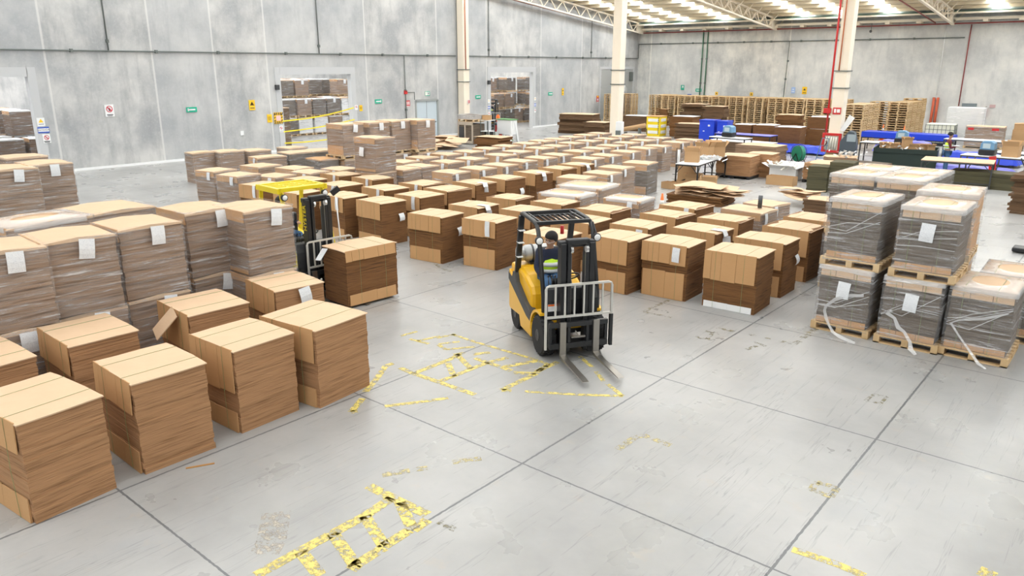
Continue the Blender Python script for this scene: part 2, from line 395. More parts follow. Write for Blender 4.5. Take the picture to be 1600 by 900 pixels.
pipe('conduit', [(WX + .06, 36.4, 5.27), (WX + .06, BY - .1, 5.27)], .035, M_GREYP, 'grey level conduit on the left wall between the cream wall column and the corner', 'conduit',
     [(WX + .06, y, 5.27) for y in (40.2, 43.5, 47, 50.6, 54)])
for y, lab in ((12.9, 'vertical grey conduit rising from the level one, nearest the left edge of the photo'), (24.5, 'vertical grey conduit rising above the opening with the yellow tapes'),
               (39.0, 'vertical grey conduit rising just right of the wall column'), (51.8, 'vertical grey conduit rising on the left wall near the far corner')):
    pipe('conduit', [(WX + .06, y, 5.3), (WX + .06, y, zroof(y) - .9)], .03, M_GREYP, lab, 'conduit', [(WX + .06, y, 5.7)])
pipe('conduit', [(WX + .06, 30.95, 5.22), (WX + .06, 30.95, 1.0)], .03, M_GREYP, 'vertical grey conduit running down past the red fire sign left of the double door', 'conduit', [(WX + .06, 30.95, 3.1), (WX + .06, 30.95, 1.9)])
pipe('conduit', [(WX + .06, 31.0, 2.98), (WX + .06, 31.72, 2.98), (WX + .06, 31.72, 2.5)], .025, M_GREYP, 'short bent grey conduit from the call box to the door frame', 'conduit')
tag(MB().box(WX + .02, WX + .12, 30.85, 31.06, 2.88, 3.1).build('call_box', M_RED), 'small red fire call box on the conduit left of the grey door', 'call box')
pipe('sprinkler_pipe', [(WX + .35, 20, zroof(20) - 1.2), (WX + .35, BY - .3, 7.42)], .05, M_REDP, 'red sprinkler pipe sloping down along the top of the left wall', 'pipe')
pipe('sprinkler_pipe', [(WX + .35, BY - .35, 7.42), (50, BY - .35, 7.42)], .05, M_REDP, 'red sprinkler pipe running level along the top of the back wall', 'pipe')
pipe('sprinkler_pipe', [(-6.2, 30, zroof(30) - .6), (-5.2, BY - .4, 7.5)], .045, M_REDP, 'red sprinkler pipe sloping under the roof to the back wall beside the middle truss', 'pipe')
pipe('conduit', [(WX + .1, BY - .06, 6.5), (-3.3, BY - .06, 6.5)], .035, M_GREYP, 'thin grey level conduit across the upper back wall', 'conduit', [(x, BY - .06, 6.5) for x in (-27, -23.9, -21.6, -19.3, -17, -14.6, -12, -9.5, -6.5)])
pipe('conduit', [(WX + .05, BY - .06, 6.5), (WX + .05, BY - .06, 5.27)], .03, M_GREYP, 'short vertical conduit in the corner of the two concrete walls', 'conduit')
for dx, lab in ((0, 'left one of the two green pipes running down the back wall'), (.42, 'right one of the two green pipes running down the back wall')):
    pipe('drain_pipe', [(-22.95 + dx, BY - .08, 7.6), (-22.95 + dx, BY - .08, 0.3)], .055, M_GREENP, lab, 'pipe', [(-22.95 + dx, BY - .08, z) for z in (5.2, 3.2)])
pipe('conduit', [(-15.5, BY - .06, 6.5), (-15.6, BY - .06, 1.5)], .03, M_GREYP, 'vertical grey conduit down the back wall above the pallet stacks', 'conduit', [(-15.5, BY - .06, 5), (-15.55, BY - .06, 3.6)])
pipe('conduit', [(-4.55, BY - .06, 7.3), (-4.5, BY - .06, 2.6)], .025, M_WHITE, 'white vertical conduit on the back wall right of the pallet stacks', 'conduit')
for dx, lab in ((-.12, 'left one of the two thick orange-red pipes at the end of the pallet row'), (.14, 'right one of the two thick orange-red pipes at the end of the pallet row')):
    pipe('riser_pipe', [(-4.5 + dx, BY - .15, 2.45), (-4.5 + dx, BY - .15, .1)], .09, mat('orange_red_pipe', (.62, .12, .05), .5), lab, 'pipe')
pipe('riser_pipe', [(-3.0, BY - .1, 7.35), (-3.0, BY - .1, 1.9)], .04, M_REDP, 'thin red pipe coming down the right part of the back wall', 'pipe')
pipe('riser_pipe', [(-2.35, BY - .12, 1.4), (-2.35, BY - .12, .1)], .09, mat('orange_red_pipe_b', (.62, .12, .05), .5), 'orange-red pipe under the grey electrical panel on the back wall', 'pipe')
# pipes on columns
q = C3 + Vector((-.42, -.2, 0))
pipe('fire_riser', [q + Vector((0, 0, .95)), q + Vector((0, 0, 10))], .05, M_RED, 'bright red fire riser pipe along the column with the hose cabinet', 'pipe')
tag(MB().box(-.17, .17, -.1, .1, -.12, .12).build('valve_box', M_RED, loc=q + Vector((0, -.1, 2.5))), 'red valve box on the fire riser pipe', 'valve')
q = C3 + Vector((-.1, -.33, 0)); pipe('conduit', [q + Vector((0, 0, 4.4)), q + Vector((0, 0, 10))], .03, mat('orange_conduit', (.55, .16, .06), .5), 'thin orange conduit on the upper front face of the column with the hose cabinet', 'conduit')
q = C1 + Vector((.32, -.1, 0)); pipe('conduit', [q + Vector((0, 0, 4.4)), q + Vector((0, 0, 9.5))], .035, mat('orange_conduit_b', (.48, .15, .07), .5), 'thin orange-brown conduit on the wall column', 'conduit')

# ------------------------------------------------------------ doors, signs and wall fittings
d = MB().box(WX - .12, WX - .04, PD[0] + .06, PD[1] - .06, 0, PD[2] - .06).build('door_1', M_DOOR); d['kind'] = 'structure'
MB().box(WX - .04, WX - .035, 32.84, 32.86, 0, 2.38).build('leaf_gap', M_DGREY, d)
fr = MB(); M_FR = mat('door_frame_grey', (.33, .35, .34), .6)
fr.box(WX - .2, WX + .03, PD[0] - .06, PD[0] + .06, 0, PD[2]); fr.box(WX - .2, WX + .03, PD[1] - .06, PD[1] + .08, 0, PD[2]); fr.box(WX - .2, WX + .03, PD[0], PD[1], PD[2] - .07, PD[2] + .06)
fr.build('door_frame', M_FR, d)
for y in (32.2, 33.15): MB().box(WX - .04, WX + .04, y, y + .5, .98, 1.05).build('push_bar', M_GREYP, d)
# closed roller door in the far bay
rd = MB()
for k in range(28): rd.box(WX, WX + (.03 if k % 2 else .05), 53.45, 58.55, k * .155, k * .155 + .15)
rd = rd.build('door_2', mat('roller_door_grey', (.42, .43, .42), .6)); rd['kind'] = 'structure'
tag(MB().box(WX + .05, WX + .3, 57.9, 58.2, 3.3, 4.1).build('door_motor', M_GREYP), 'grey motor box beside the closed roller door', 'motor')
tag(MB().lathe([(0.02, 0), (.45, .02), (.5, .1), (.3, .22), (.02, .25)], (WX + .05, 57.0, 2.5), 20, 'x').build('wall_fan', mat('pale_grey_metal', (.6, .6, .58), .5), smooth=True), 'round pale grey wall fan on the roller door in the far left corner', 'fan')

def sign(name, y, z, wy, hz, m, label, marks=(), wall='L', cat='sign', x=None, sc=.7):
    """flat sheet on a wall; marks = (dy, dz, wy, hz, material) rectangles; dy to the right as seen"""
    if wall == 'L': M = Matrix.Translation((WX + .02, y, z)) @ Matrix(((0, 0, 1, 0), (1, 0, 0, 0), (0, 1, 0, 0), (0, 0, 0, 1)))
    else: M = Matrix.Translation((y, BY - .02, z)) @ Matrix(((1, 0, 0, 0), (0, 0, -1, 0), (0, 1, 0, 0), (0, 0, 0, 1)))
    M = M @ Matrix.Diagonal((sc, sc, 1, 1))
    o = tag(MB().box(-wy / 2, wy / 2, -hz / 2, hz / 2, 0, .015, M).build(name, m), label, cat)
    for i, q in enumerate(marks):
        if isinstance(q[0], str): text_part(q[0], q[3], q[4], o, M @ Matrix.Translation((q[1], q[2], .02)))
        elif q[0] is None:      # ring with a slash
            r_, dx, dz, mm = q[1:]; b = MB(); n = 20
            pts = [(r_ * math.cos(2 * math.pi * k / n), r_ * math.sin(2 * math.pi * k / n)) for k in range(n)]
            inn = [(.78 * a, .78 * c) for a, c in pts]
            b.add([(a + dx, c + dz, .02) for a, c in pts] + [(a + dx, c + dz, .02) for a, c in inn], [(k, (k + 1) % n, n + (k + 1) % n, n + k) for k in range(n)], M)
            b.bar(M @ Vector((dx - .6 * r_, dz + .6 * r_, .02)), M @ Vector((dx + .6 * r_, dz - .6 * r_, .02)), r_ * .2, r_ * .2); b.build('prohibition_ring', mm, o)
        elif q[0] == 3:         # triangle
            r_, dx, dz, mm = q[1:]
            MB().prism([(dx - r_, dz - .6 * r_), (dx + r_, dz - .6 * r_), (dx, dz + r_)], .016, .022, 'xy', M).build('warning_triangle', mm, o)
        else: MB().box(q[0] - q[2] / 2, q[0] + q[2] / 2, q[1] - q[3] / 2, q[1] + q[3] / 2, .014, .02, M).build('panel', q[4], o)
    return o
M_INK = mat('sign_ink', (.03, .03, .04), .6); M_RING = mat('sign_red_ring', (.6, .03, .06), .5); M_PALEY = mat('sign_pale', (.9, .88, .8), .5)
ARW = ((0, 0, .34, .09, M_WHITE), (.17, 0, .06, .15, M_WHITE))
sign('prohibition_sign', 12.57, 2.62, .58, .78, M_WHITE, 'white sign with a red no-entry ring, alone on the wall between the first two openings', ((None, .21, 0, .1, M_RING), (0, .08, .08, .2, M_INK), (0, -.27, .4, .05, M_INK), (0, -.34, .3, .03, M_INK)))
def green_arrow(y, z, lab, wall='L', s=1., flip=1):
    M = [(.0, 0, .55 * s, .1 * s, M_WHITE), (-.26 * s * flip, 0, .08 * s, .2 * s, M_WHITE)]
    return sign('evacuation_arrow_sign', y, z, .8 * s, .36 * s, M_SIGNG, lab, M, wall)
green_arrow(16.55, 2.5, 'green arrow sign on the left wall between the red-ring sign and the taped opening')
green_arrow(28.7, 2.5, 'green arrow sign on the left wall between the taped opening and the double door', flip=-1)
green_arrow(37.85, 2.5, 'green arrow sign on the left wall just right of the cream wall column', flip=-1)
green_arrow(46.3, 2.5, 'green arrow sign on the left wall right of the opening with the forklift', flip=-1)
green_arrow(-23.1, 2.6, 'green arrow sign on the back wall at the foot of the green pipes', 'B', 1, -1)
sign('warning_sign', 19.95, 2.6, .5, .75, M_SIGNY, 'orange-yellow warning sign on the left wall, the higher one left of the taped opening', ((3, .17, 0, .08, M_INK), (3, .1, 0, .08, M_SIGNY), (0, -.22, .36, .05, M_INK)))
sign('warning_sign', 20.95, 1.85, .42, .62, M_SIGNY, 'small yellow notice on the left wall beside the striped notice', ((0, .1, .25, .03, M_INK), (0, .0, .3, .03, M_INK), (0, -.1, .25, .03, M_INK)))
b = MB(); o = sign('striped_notice', 21.5, 1.84, .56, .62, M_SIGNY, 'black and yellow striped notice with a pink centre left of the taped opening', sc=1)
b = MB()
for k in range(5):
    for s_ in (-.24, .24):
        b.prism([(21.22 + k * .12, 1.84 + s_ - .07), (21.28 + k * .12, 1.84 + s_ - .07), (21.34 + k * .12, 1.84 + s_ + .06), (21.28 + k * .12, 1.84 + s_ + .06)], WX + .036, WX + .042, 'yz')
for k in range(3):
    for s_ in (-.24, .2): b.prism([(21.5 + s_ - .03, 1.66 + k * .16), (21.5 + s_ + .06, 1.70 + k * .16), (21.5 + s_ + .06, 1.76 + k * .16), (21.5 + s_ - .03, 1.72 + k * .16)], WX + .036, WX + .042, 'yz')
b.build('black_stripes', M_INK, o); MB().box(WX + .036, WX + .044, 21.36, 21.64, 1.7, 1.98).build('pink_centre', mat('pink_card', (.85, .55, .55), .6), o)
sign('prohibition_sign', 21.62, 1.25, .34, .5, M_WHITE, 'small white sign with a red ring under the striped notice', ((None, .12, 0, .06, M_RING), (0, -.18, .24, .03, M_INK)))
sign('prohibition_sign', 26.95, 2.2, .3, .42, M_WHITE, 'small white sign with a red ring right of the taped opening', ((None, .1, 0, .05, M_RING),))
sign('warning_sign', 27.3, 2.15, .32, .5, M_SIGNY, 'small yellow notice right of the taped opening', ((0, .05, .2, .03, M_INK), (0, -.06, .2, .03, M_INK)))
sign('fire_sign', 31.15, 2.28, .48, .56, M_RED, 'red fire equipment sign on the conduit left of the double door', ((-.1, .04, .1, .3, M_WHITE), (.1, .04, .12, .3, M_WHITE), (0, -.23, .4, .06, M_WHITE)))
sign('exit_sign', 32.9, 2.86, .62, .42, M_SIGNG, 'green and white running-man exit sign above the double door', ((-.19, 0, .2, .34, M_PALEY), (.1, 0, .3, .3, M_WHITE), (.14, .02, .12, .16, M_SIGNG)))
sign('fire_sign', C1.y + .1, 2.25, .34, .4, M_WHITE, 'small red-marked sign on the cream wall column', ((-.07, 0, .08, .3, M_RED), (.08, 0, .1, .3, M_RED))).location.x = .72
for y, z, lab, part in ((9.62, 2.26, 'white card with a yellow triangle beside the left opening, above the blue band', 0), (9.67, 1.91, 'blue and white band sign lettered ENTRADA beside the left opening', 1),
                        (9.74, 1.54, 'white card with a red ring below the blue band beside the left opening', 2)):
    if part == 0: sign('warning_card', y, z, .44, .5, M_WHITE, lab, ((3, .14, 0, .05, M_SIGNY), (0, -.14, .3, .03, M_INK)))
    if part == 1: sign('entrance_sign', y, z, .66, .38, M_SIGNB, lab, ((0, 0, .62, .2, M_WHITE), ('ENTRADA', 0, 0, .15, M_INK)))
    if part == 2: sign('prohibition_sign', y, z, .44, .56, M_WHITE, lab, ((None, .15, 0, .06, M_RING), (0, -.17, .36, .04, M_INK), (0, -.23, .3, .03, M_INK)))
for y, side in ((38.98, 'left'), (44.35, 'right')):
    sign('warning_card', y, 2.18, .32, .34, M_WHITE, 'white card with a small yellow mark %s of the opening with the forklift' % side, ((3, .08, 0, .02, M_SIGNY),))
    sign('entrance_sign', y, 1.72, .36, .34, M_WHITE, 'white sign with two blue bands %s of the opening with the forklift' % side, ((0, .1, .36, .09, M_SIGNB), (0, -.1, .36, .09, M_SIGNB)))
    sign('prohibition_sign', y, 1.28, .3, .4, M_WHITE, 'white card with a faint red ring %s of the opening with the forklift' % side, ((None, .09, 0, .05, M_RING),))
sign('warning_sign', 47.95, 2.62, .36, .8, M_SIGNY, 'tall orange-yellow sign on the far part of the left wall', ((0, .12, .2, .1, M_INK), (0, -.2, .24, .04, M_INK)))
sign('fire_sign', 53.0, 1.9, .5, .78, M_RED, 'red and yellow fire sign left of the free-standing middle column', ((0, .28, .3, .2, M_SIGNY), (.0, -.08, .22, .26, M_WHITE), (0, -.35, .36, .06, M_WHITE)))
sign('fire_sign', 55.6, 2.6, .4, .34, M_WHITE, 'small pale red sign right of the middle column on the roller door frame', ((0, 0, .28, .2, M_RED),))
sign('route_sign', -24.65, 2.8, .46, .6, M_SIGNG, 'green and white sign on the back wall left of the green pipes', ((.04, .06, .2, .3, M_WHITE), (0.06, .0, .08, .16, M_SIGNG)), 'B')
sign('blue_notice', -23.95, 2.2, .55, .14, M_SIGNB, 'low blue notice just above the pallet stacks by the green pipes', (), 'B')
sign('warning_sign', -21.4, 2.36, .36, .36, M_SIGNY, 'small yellow sign above the pallets right of the green pipes', ((0, 0, .14, .14, M_INK),), 'B')
sign('warning_sign', -18.3, 2.38, .38, .38, M_SIGNY, 'small yellow sign above the middle of the pallet row', ((0, 0, .14, .14, M_INK),), 'B')
sign('blue_notice', -14.85, 2.75, .44, .66, mat('pale_blue_card', (.35, .5, .8), .5), 'pale blue speckled notice beside the tall yellow sign on the back wall', ((0, .1, .2, .1, M_WHITE), (0, -.15, .3, .08, M_WHITE)), 'B')
sign('warning_sign', -13.95, 2.75, .52, .8, M_SIGNY, 'tall yellow sign on the back wall right of the pale blue notice', ((3, .14, 0, .1, M_INK), (0, -.24, .36, .05, M_INK)), 'B')
sign('wall_stain_plate', -.95, 1.95, .5, .3, mat('faded_pink_sign', (.55, .38, .38), .6), 'faded pink sign high on the back wall above the extinguisher', (), 'B')
for y, lab in ((21.55, 'small dark sensor box at the top left of the taped opening'), (38.95, 'small dark sensor box at the top left of the opening with the forklift')):
    tag(MB().box(WX + .02, WX + .16, y - .11, y + .11, 3.35, 3.62).build('door_sensor', M_DGREY), lab, 'sensor')
tag(MB().box(WX, WX + .06, 19.1, 19.3, 1.05, 1.28).build('socket_box', M_WHITE, bevel=.01), 'small white socket box low on the left wall near the taped opening', 'socket')
tag(MB().box(WX, WX + .06, 37.2, 37.36, .98, 1.14).build('socket_box', M_WHITE, bevel=.01), 'small white round socket right of the wall column', 'socket')
o = tag(MB().box(-.45, .45, -.12, 0, -.35, .35).build('electrical_panel', mat('panel_grey', (.19, .23, .25), .5), loc=(-2.35, BY - .02, 1.75)), 'grey electrical panel with a yellow warning mark on the back wall', 'electrical panel')
MB().prism([(-.12, -.14), (.12, -.14), (0, .14)], -.135, -.122, 'xz').build('warning_triangle', M_SIGNY, o)
def extinguisher(p, lab, r=.085, h=.42):
    e = empty('fire_extinguisher', p, 0, lab, 'fire extinguisher')
    MB().lathe([(.02, 0), (r, .02), (r, h * .8), (r * .5, h * .93), (.025, h)], (0, 0, 0), 14).build('cylinder', M_RED, e, smooth=True)
    MB().bar((0, 0, h + .02), (.1, -.03, h + .07), .03).build('handle', M_DGREY, e)
    MB().tube([(0, 0, h), (.1, 0, h - .06), (.12, 0, h * .4)], .015, 6).build('hose', M_BLACK, e)
    MB().box(-.05, .05, -r - .004, -r + .01, h * .25, h * .6).build('label_plate', M_WHITE, e); return e
extinguisher((C1.x + .42, C1.y - .1, .98), 'red fire extinguisher hung on the cream wall column')
extinguisher((-1.35, BY - .18, 1.25), 'red fire extinguisher with a white label on the right part of the back wall', .15, .6)
o = empty('security_camera', (-9.35, BY - .6, 7.1), 0, 'small security camera hanging under the roof near the back wall', 'camera')
MB().tube([(0, 0, 0), (0, 0, .7)], .025, 6).build('drop_pole', M_GREYP, o); MB().ball((0, -.08, -.05), .1).build('camera_head', M_DGREY, o, smooth=True)
# caution tapes over the second opening
for (z0, z1, sag, lab) in ((1.66, 2.2, .12, 'top yellow caution tape stretched across the second opening'), (1.08, 1.5, .08, 'middle yellow caution tape stretched across the second opening'), (.45, .62, .1, 'lowest yellow caution tape stretched across the second opening')):
    b = MB(); n = 14; ys = [21.75 + (26.75 - 21.75) * k / n for k in range(n + 1)]
    pts = [(WX + .05, yy, z0 + (z1 - z0) * k / n - sag * math.sin(math.pi * k / n)) for k, yy in enumerate(ys)]
    for p, q in zip(pts, pts[1:]): b.bar(p, q, .006, .065)
    tag(b.build('caution_tape', M_TAPE), lab, 'caution tape', 'caution tapes across the opening')
# fire hose cabinet on the column
cb = empty('fire_hose_cabinet', (C3.x, C3.y - .3, .98), 0, 'red-framed fire hose cabinet with a glass front on the cream column', 'fire hose cabinet')
b = MB(); b.box(-.42, .42, -.24, 0, -.45, .45); b.build('case', mat('cabinet_inside', (.55, .5, .42), .6), cb)
b = MB(); b.box(-.45, -.33, -.27, -.2, -.47, .47).box(.33, .45, -.27, -.2, -.47, .47).box(-.33, .33, -.27, -.2, .35, .47).box(-.33, .33, -.27, -.2, -.47, -.35); b.build('red_frame', M_RED, cb, bevel=.01)
b = MB()
for k in range(5): b.tube([(-.25 + k * .12, -.26, .3), (-.27 + k * .12, -.27, -.3)], .045, 6)
b.build('folded_hose', mat('canvas_hose', (.72, .70, .62), .8), cb, smooth=True)
b = MB(); b.tube([(-.3, -.27, .28), (-.2, -.3, 0), (-.3, -.28, -.2)], .03, 6); b.build('nozzle', M_MAROON, cb, smooth=True)
sg = tag(MB().box(-.19, .19, -.02, 0, -.16, .16).build('fire_sign', M_RED, loc=(C3.x + .02, C3.y - .29, 2.5)), 'red sign with white hose pictogram on the column above the cabinet', 'sign')
MB().box(-.13, -.04, -.026, -.02, -.09, .1).box(.0, .15, -.026, -.02, -.08, .09).build('pictogram', M_WHITE, sg)

# ------------------------------------------------------------ cardboard stacks
def body_mb(w, d, H, n, jit, seed, dome=.0, taper=0., nsub=1):
    """pile of sheets: bundles of flat sheets, each slightly shifted"""
    r = random.Random(seed); b = MB(); z = 0
    for i in range(n):
        z1 = H * (i + 1) / n; jx, jy = r.uniform(-jit, jit), r.uniform(-jit, jit); s = 1 + taper * (i / n - .5)
        x0, x1, y0, y1 = -w / 2 * s + jx, w / 2 * s + jx, -d / 2 * s + jy, d / 2 * s + jy
        if i == n - 1 and dome:      # the top bundle bulges
            nx = 6; vs = []; 
            for yy in (y0, (y0 + y1) / 2, y1):
                for k in range(nx + 1):
                    u = k / nx; vs.append((x0 + (x1 - x0) * u, yy, z1 - dome + dome * (1 - (2 * u - 1) ** 2) * (1 if yy == (y0 + y1) / 2 else .75)))
            m = nx + 1; lo = [(x, y, z) for x, y, _ in vs]
            f = [(j * m + k, j * m + k + 1, (j + 1) * m + k + 1, (j + 1) * m + k) for j in range(2) for k in range(nx)]
            N = len(vs)
            f += [(k + 1, k, N + k, N + k + 1) for k in range(nx)] + [(2 * m + k, 2 * m + k + 1, N + 2 * m + k + 1, N + 2 * m + k) for k in range(nx)]
            f += [(j * m, (j + 1) * m, N + (j + 1) * m, N + j * m) for j in range(2)] + [((j + 1) * m + nx, j * m + nx, N + j * m + nx, N + (j + 1) * m + nx) for j in range(2)]
            b.add(vs + lo, f)
        else: b.box(x0, x1, y0, y1, z, z1)
        z = z1
    return b
def paper_mb(cx, cy, cz, w, h, normal='y', tilt=0., curl=0.02):
    """a thin hanging sheet of paper facing -y or +x"""
    b = MB(); n = 4; vs = []
    for i in range(n + 1):
        v = i / n; zz = -h * v; off = curl * math.sin(v * 2.6)
        for s in (-.5, .5):
            u = s * w; uu = u * math.cos(tilt) - zz * math.sin(tilt); z2 = u * math.sin(tilt) + zz * math.cos(tilt)
            vs.append((cx + uu, cy - off - .004, cz + z2) if normal == 'y' else (cx + off + .004, cy + uu, cz + z2))
    m = len(vs); t = .004
    vs += [(x, y - t, z) if normal == 'y' else (x + t, y, z) for x, y, z in vs]
    f = [(2 * i, 2 * i + 1, 2 * i + 3, 2 * i + 2) for i in range(n)]; f += [(m + a[3], m + a[2], m + a[1], m + a[0]) for a in f]
    f += [(2 * i, 2 * i + 2, m + 2 * i + 2, m + 2 * i) for i in range(n)] + [(2 * i + 1, m + 2 * i + 1, m + 2 * i + 3, 2 * i + 3) for i in range(n)] + [(0, m, m + 1, 1), (2 * n, 2 * n + 1, m + 2 * n + 1, m + 2 * n)]
    return b.add(vs, f)
seedc = [0]
def open_stack(c, w, d, H, rot, label, group=None, near=1, lab='f', flap=.36, lap=.24, edge=None, z0=0., white=False, flat=None, name='cardboard_stack', cat='cardboard stack', slant=0.):
    """strapped stack of folded blanks; flap face is local -y"""
    seedc[0] += 1; sd = seedc[0]; r = random.Random(sd)
    o = empty(name, (c[0], c[1], z0), rot, label, cat, group)
    jit = .007 if near else .005
    body_mb(w, d, H - .012, 16 if near else 7, jit, sd, .018 if near else .0).build('sheet_pile', edge or M_EDGE, o)
    b = MB(); ov = .016; y = -d / 2 - ov; zt = H
    # cover sheet with a slight bow
    nx = 6; nyy = 3; bow = .016; vs = []
    for j in range(nyy + 1):
        for k in range(nx + 1):
            u, v = k / nx, j / nyy
            vs.append((-w / 2 - ov + (w + 2 * ov) * u, y + (d + 2 * ov) * v, zt - bow * (2 * u - 1) ** 2 + r.uniform(-.004, .004)))
    m = nx + 1; N = len(vs); f = [(j * m + k, j * m + k + 1, (j + 1) * m + k + 1, (j + 1) * m + k) for j in range(nyy) for k in range(nx)]
    vs += [(x, y_, z - .014) for x, y_, z in vs]
    f += [(k + 1, k, N + k, N + k + 1) for k in range(nx)] + [(nyy * m + k, nyy * m + k + 1, N + nyy * m + k + 1, N + nyy * m + k) for k in range(nx)]
    f += [((j + 1) * m, j * m, N + j * m, N + (j + 1) * m) for j in range(nyy)][::1] + [(j * m + nx, (j + 1) * m + nx, N + (j + 1) * m + nx, N + j * m + nx) for j in range(nyy)]
    b.add(vs, f); b.build('top_cover', M_TOP, o)
    # folded flap: panels with slits
    fl = H * flap; b = MB(); cuts = [0, .13 + r.uniform(-.02, .05), .36 + r.uniform(-.04, .04), .62 + r.uniform(-.04, .04), .9 if near else 1.0]
    cuts[-1] = .955
    for a, e in zip(cuts, cuts[1:]):
        x0, x1 = -w / 2 - ov + (w + 2 * ov) * a + .003, -w / 2 - ov + (w + 2 * ov) * e - .003
        dl = fl * (1 + slant * ((a + e) / 2 - .5)) + r.uniform(-.008, .008); fo = .012 + r.uniform(0, .008)
        b.add([(x0, y, zt - .004), (x1, y, zt - .004), (x1, y - fo, zt - dl), (x0, y - fo, zt - dl), (x0, y + .012, zt - .004), (x1, y + .012, zt - .004), (x1, y - fo + .01, zt - dl), (x0, y - fo + .01, zt - dl)],
              [(3, 2, 1, 0), (4, 5, 6, 7), (0, 1, 5, 4), (1, 2, 6, 5), (2, 3, 7, 6), (3, 0, 4, 7)])
    b.build('top_flap', M_FLAP, o)
    if lap:
        b = MB(); hb = H * lap; cc = (.03, .5 + r.uniform(-.1, .1), .95)
        for a, e in zip(cc, cc[1:]):
            x0, x1 = -w / 2 + w * a + .002, -w / 2 + w * e - .002
            b.add([(x0, y - .012, 0.004), (x1, y - .012, 0.004), (x1, y, hb), (x0, y, hb * .97), (x0, y + .012, 0.004), (x1, y + .012, 0.004), (x1, y + .012, hb), (x0, y + .012, hb * .97)],
                  [(3, 2, 1, 0), (4, 5, 6, 7), (0, 1, 5, 4), (1, 2, 6, 5), (2, 3, 7, 6), (3, 0, 4, 7)][::1])
        b.build('bottom_flap', M_FLAP if not white else M_WHITE, o)
    for xx in (-w * .26 + r.uniform(-.03, .03), w * .26 + r.uniform(-.03, .03)):
        q = .0026; b = MB(); yy = y - .026; y2 = d / 2 + ov
        z_ = zt - .016 * (2 * xx / w) ** 2 + .006
        b.tube([(xx, yy + .006, .01), (xx, yy, zt * .5), (xx, yy + .008, zt - fl), (xx, yy + .018, z_ - .004), (xx, yy + .035, z_), (xx, y2, z_), (xx, y2 + .01, z_ - .03), (xx, y2 + .01, .01)], q, 4)
        b.build('strap', M_GREEN, o)
    if lab == 'f': paper_mb(w * .27, y - .026, zt - .05, .16, .3, 'y', R(-2)).build('label_sheet', M_PAPER, o)
    elif lab == 'v': paper_mb(w * .27, y - .03, zt + .004, .13, .36, 'y', 0).build('label_sheet', M_PAPER, o)
    elif lab == 's': paper_mb(w / 2 + .03, d * .25, zt - .34, .17, .2, 'x', R(4), .05).build('label_sheet', M_PAPER, o)
    elif lab == 't':    # a sheet slipped over the top edge
        b = MB(); e = [(w / 2 - .26, zt + .015), (w / 2 + .02, zt + .012), (w / 2 + .07, zt - .1), (w / 2 + .09, zt - .26)]
        for (xa, za), (xb, zb) in zip(e, e[1:]): b.bar((xa, -d * .1, za), (xb, -d * .1, zb), .19, .004)
        b.build('label_sheet', M_PAPER, o)
    elif lab == 'x': paper_mb(w / 2 + .03, 0.05, zt - .03, .2, .26, 'x', R(8), .03).build('label_sheet', M_PAPER, o)
    return o

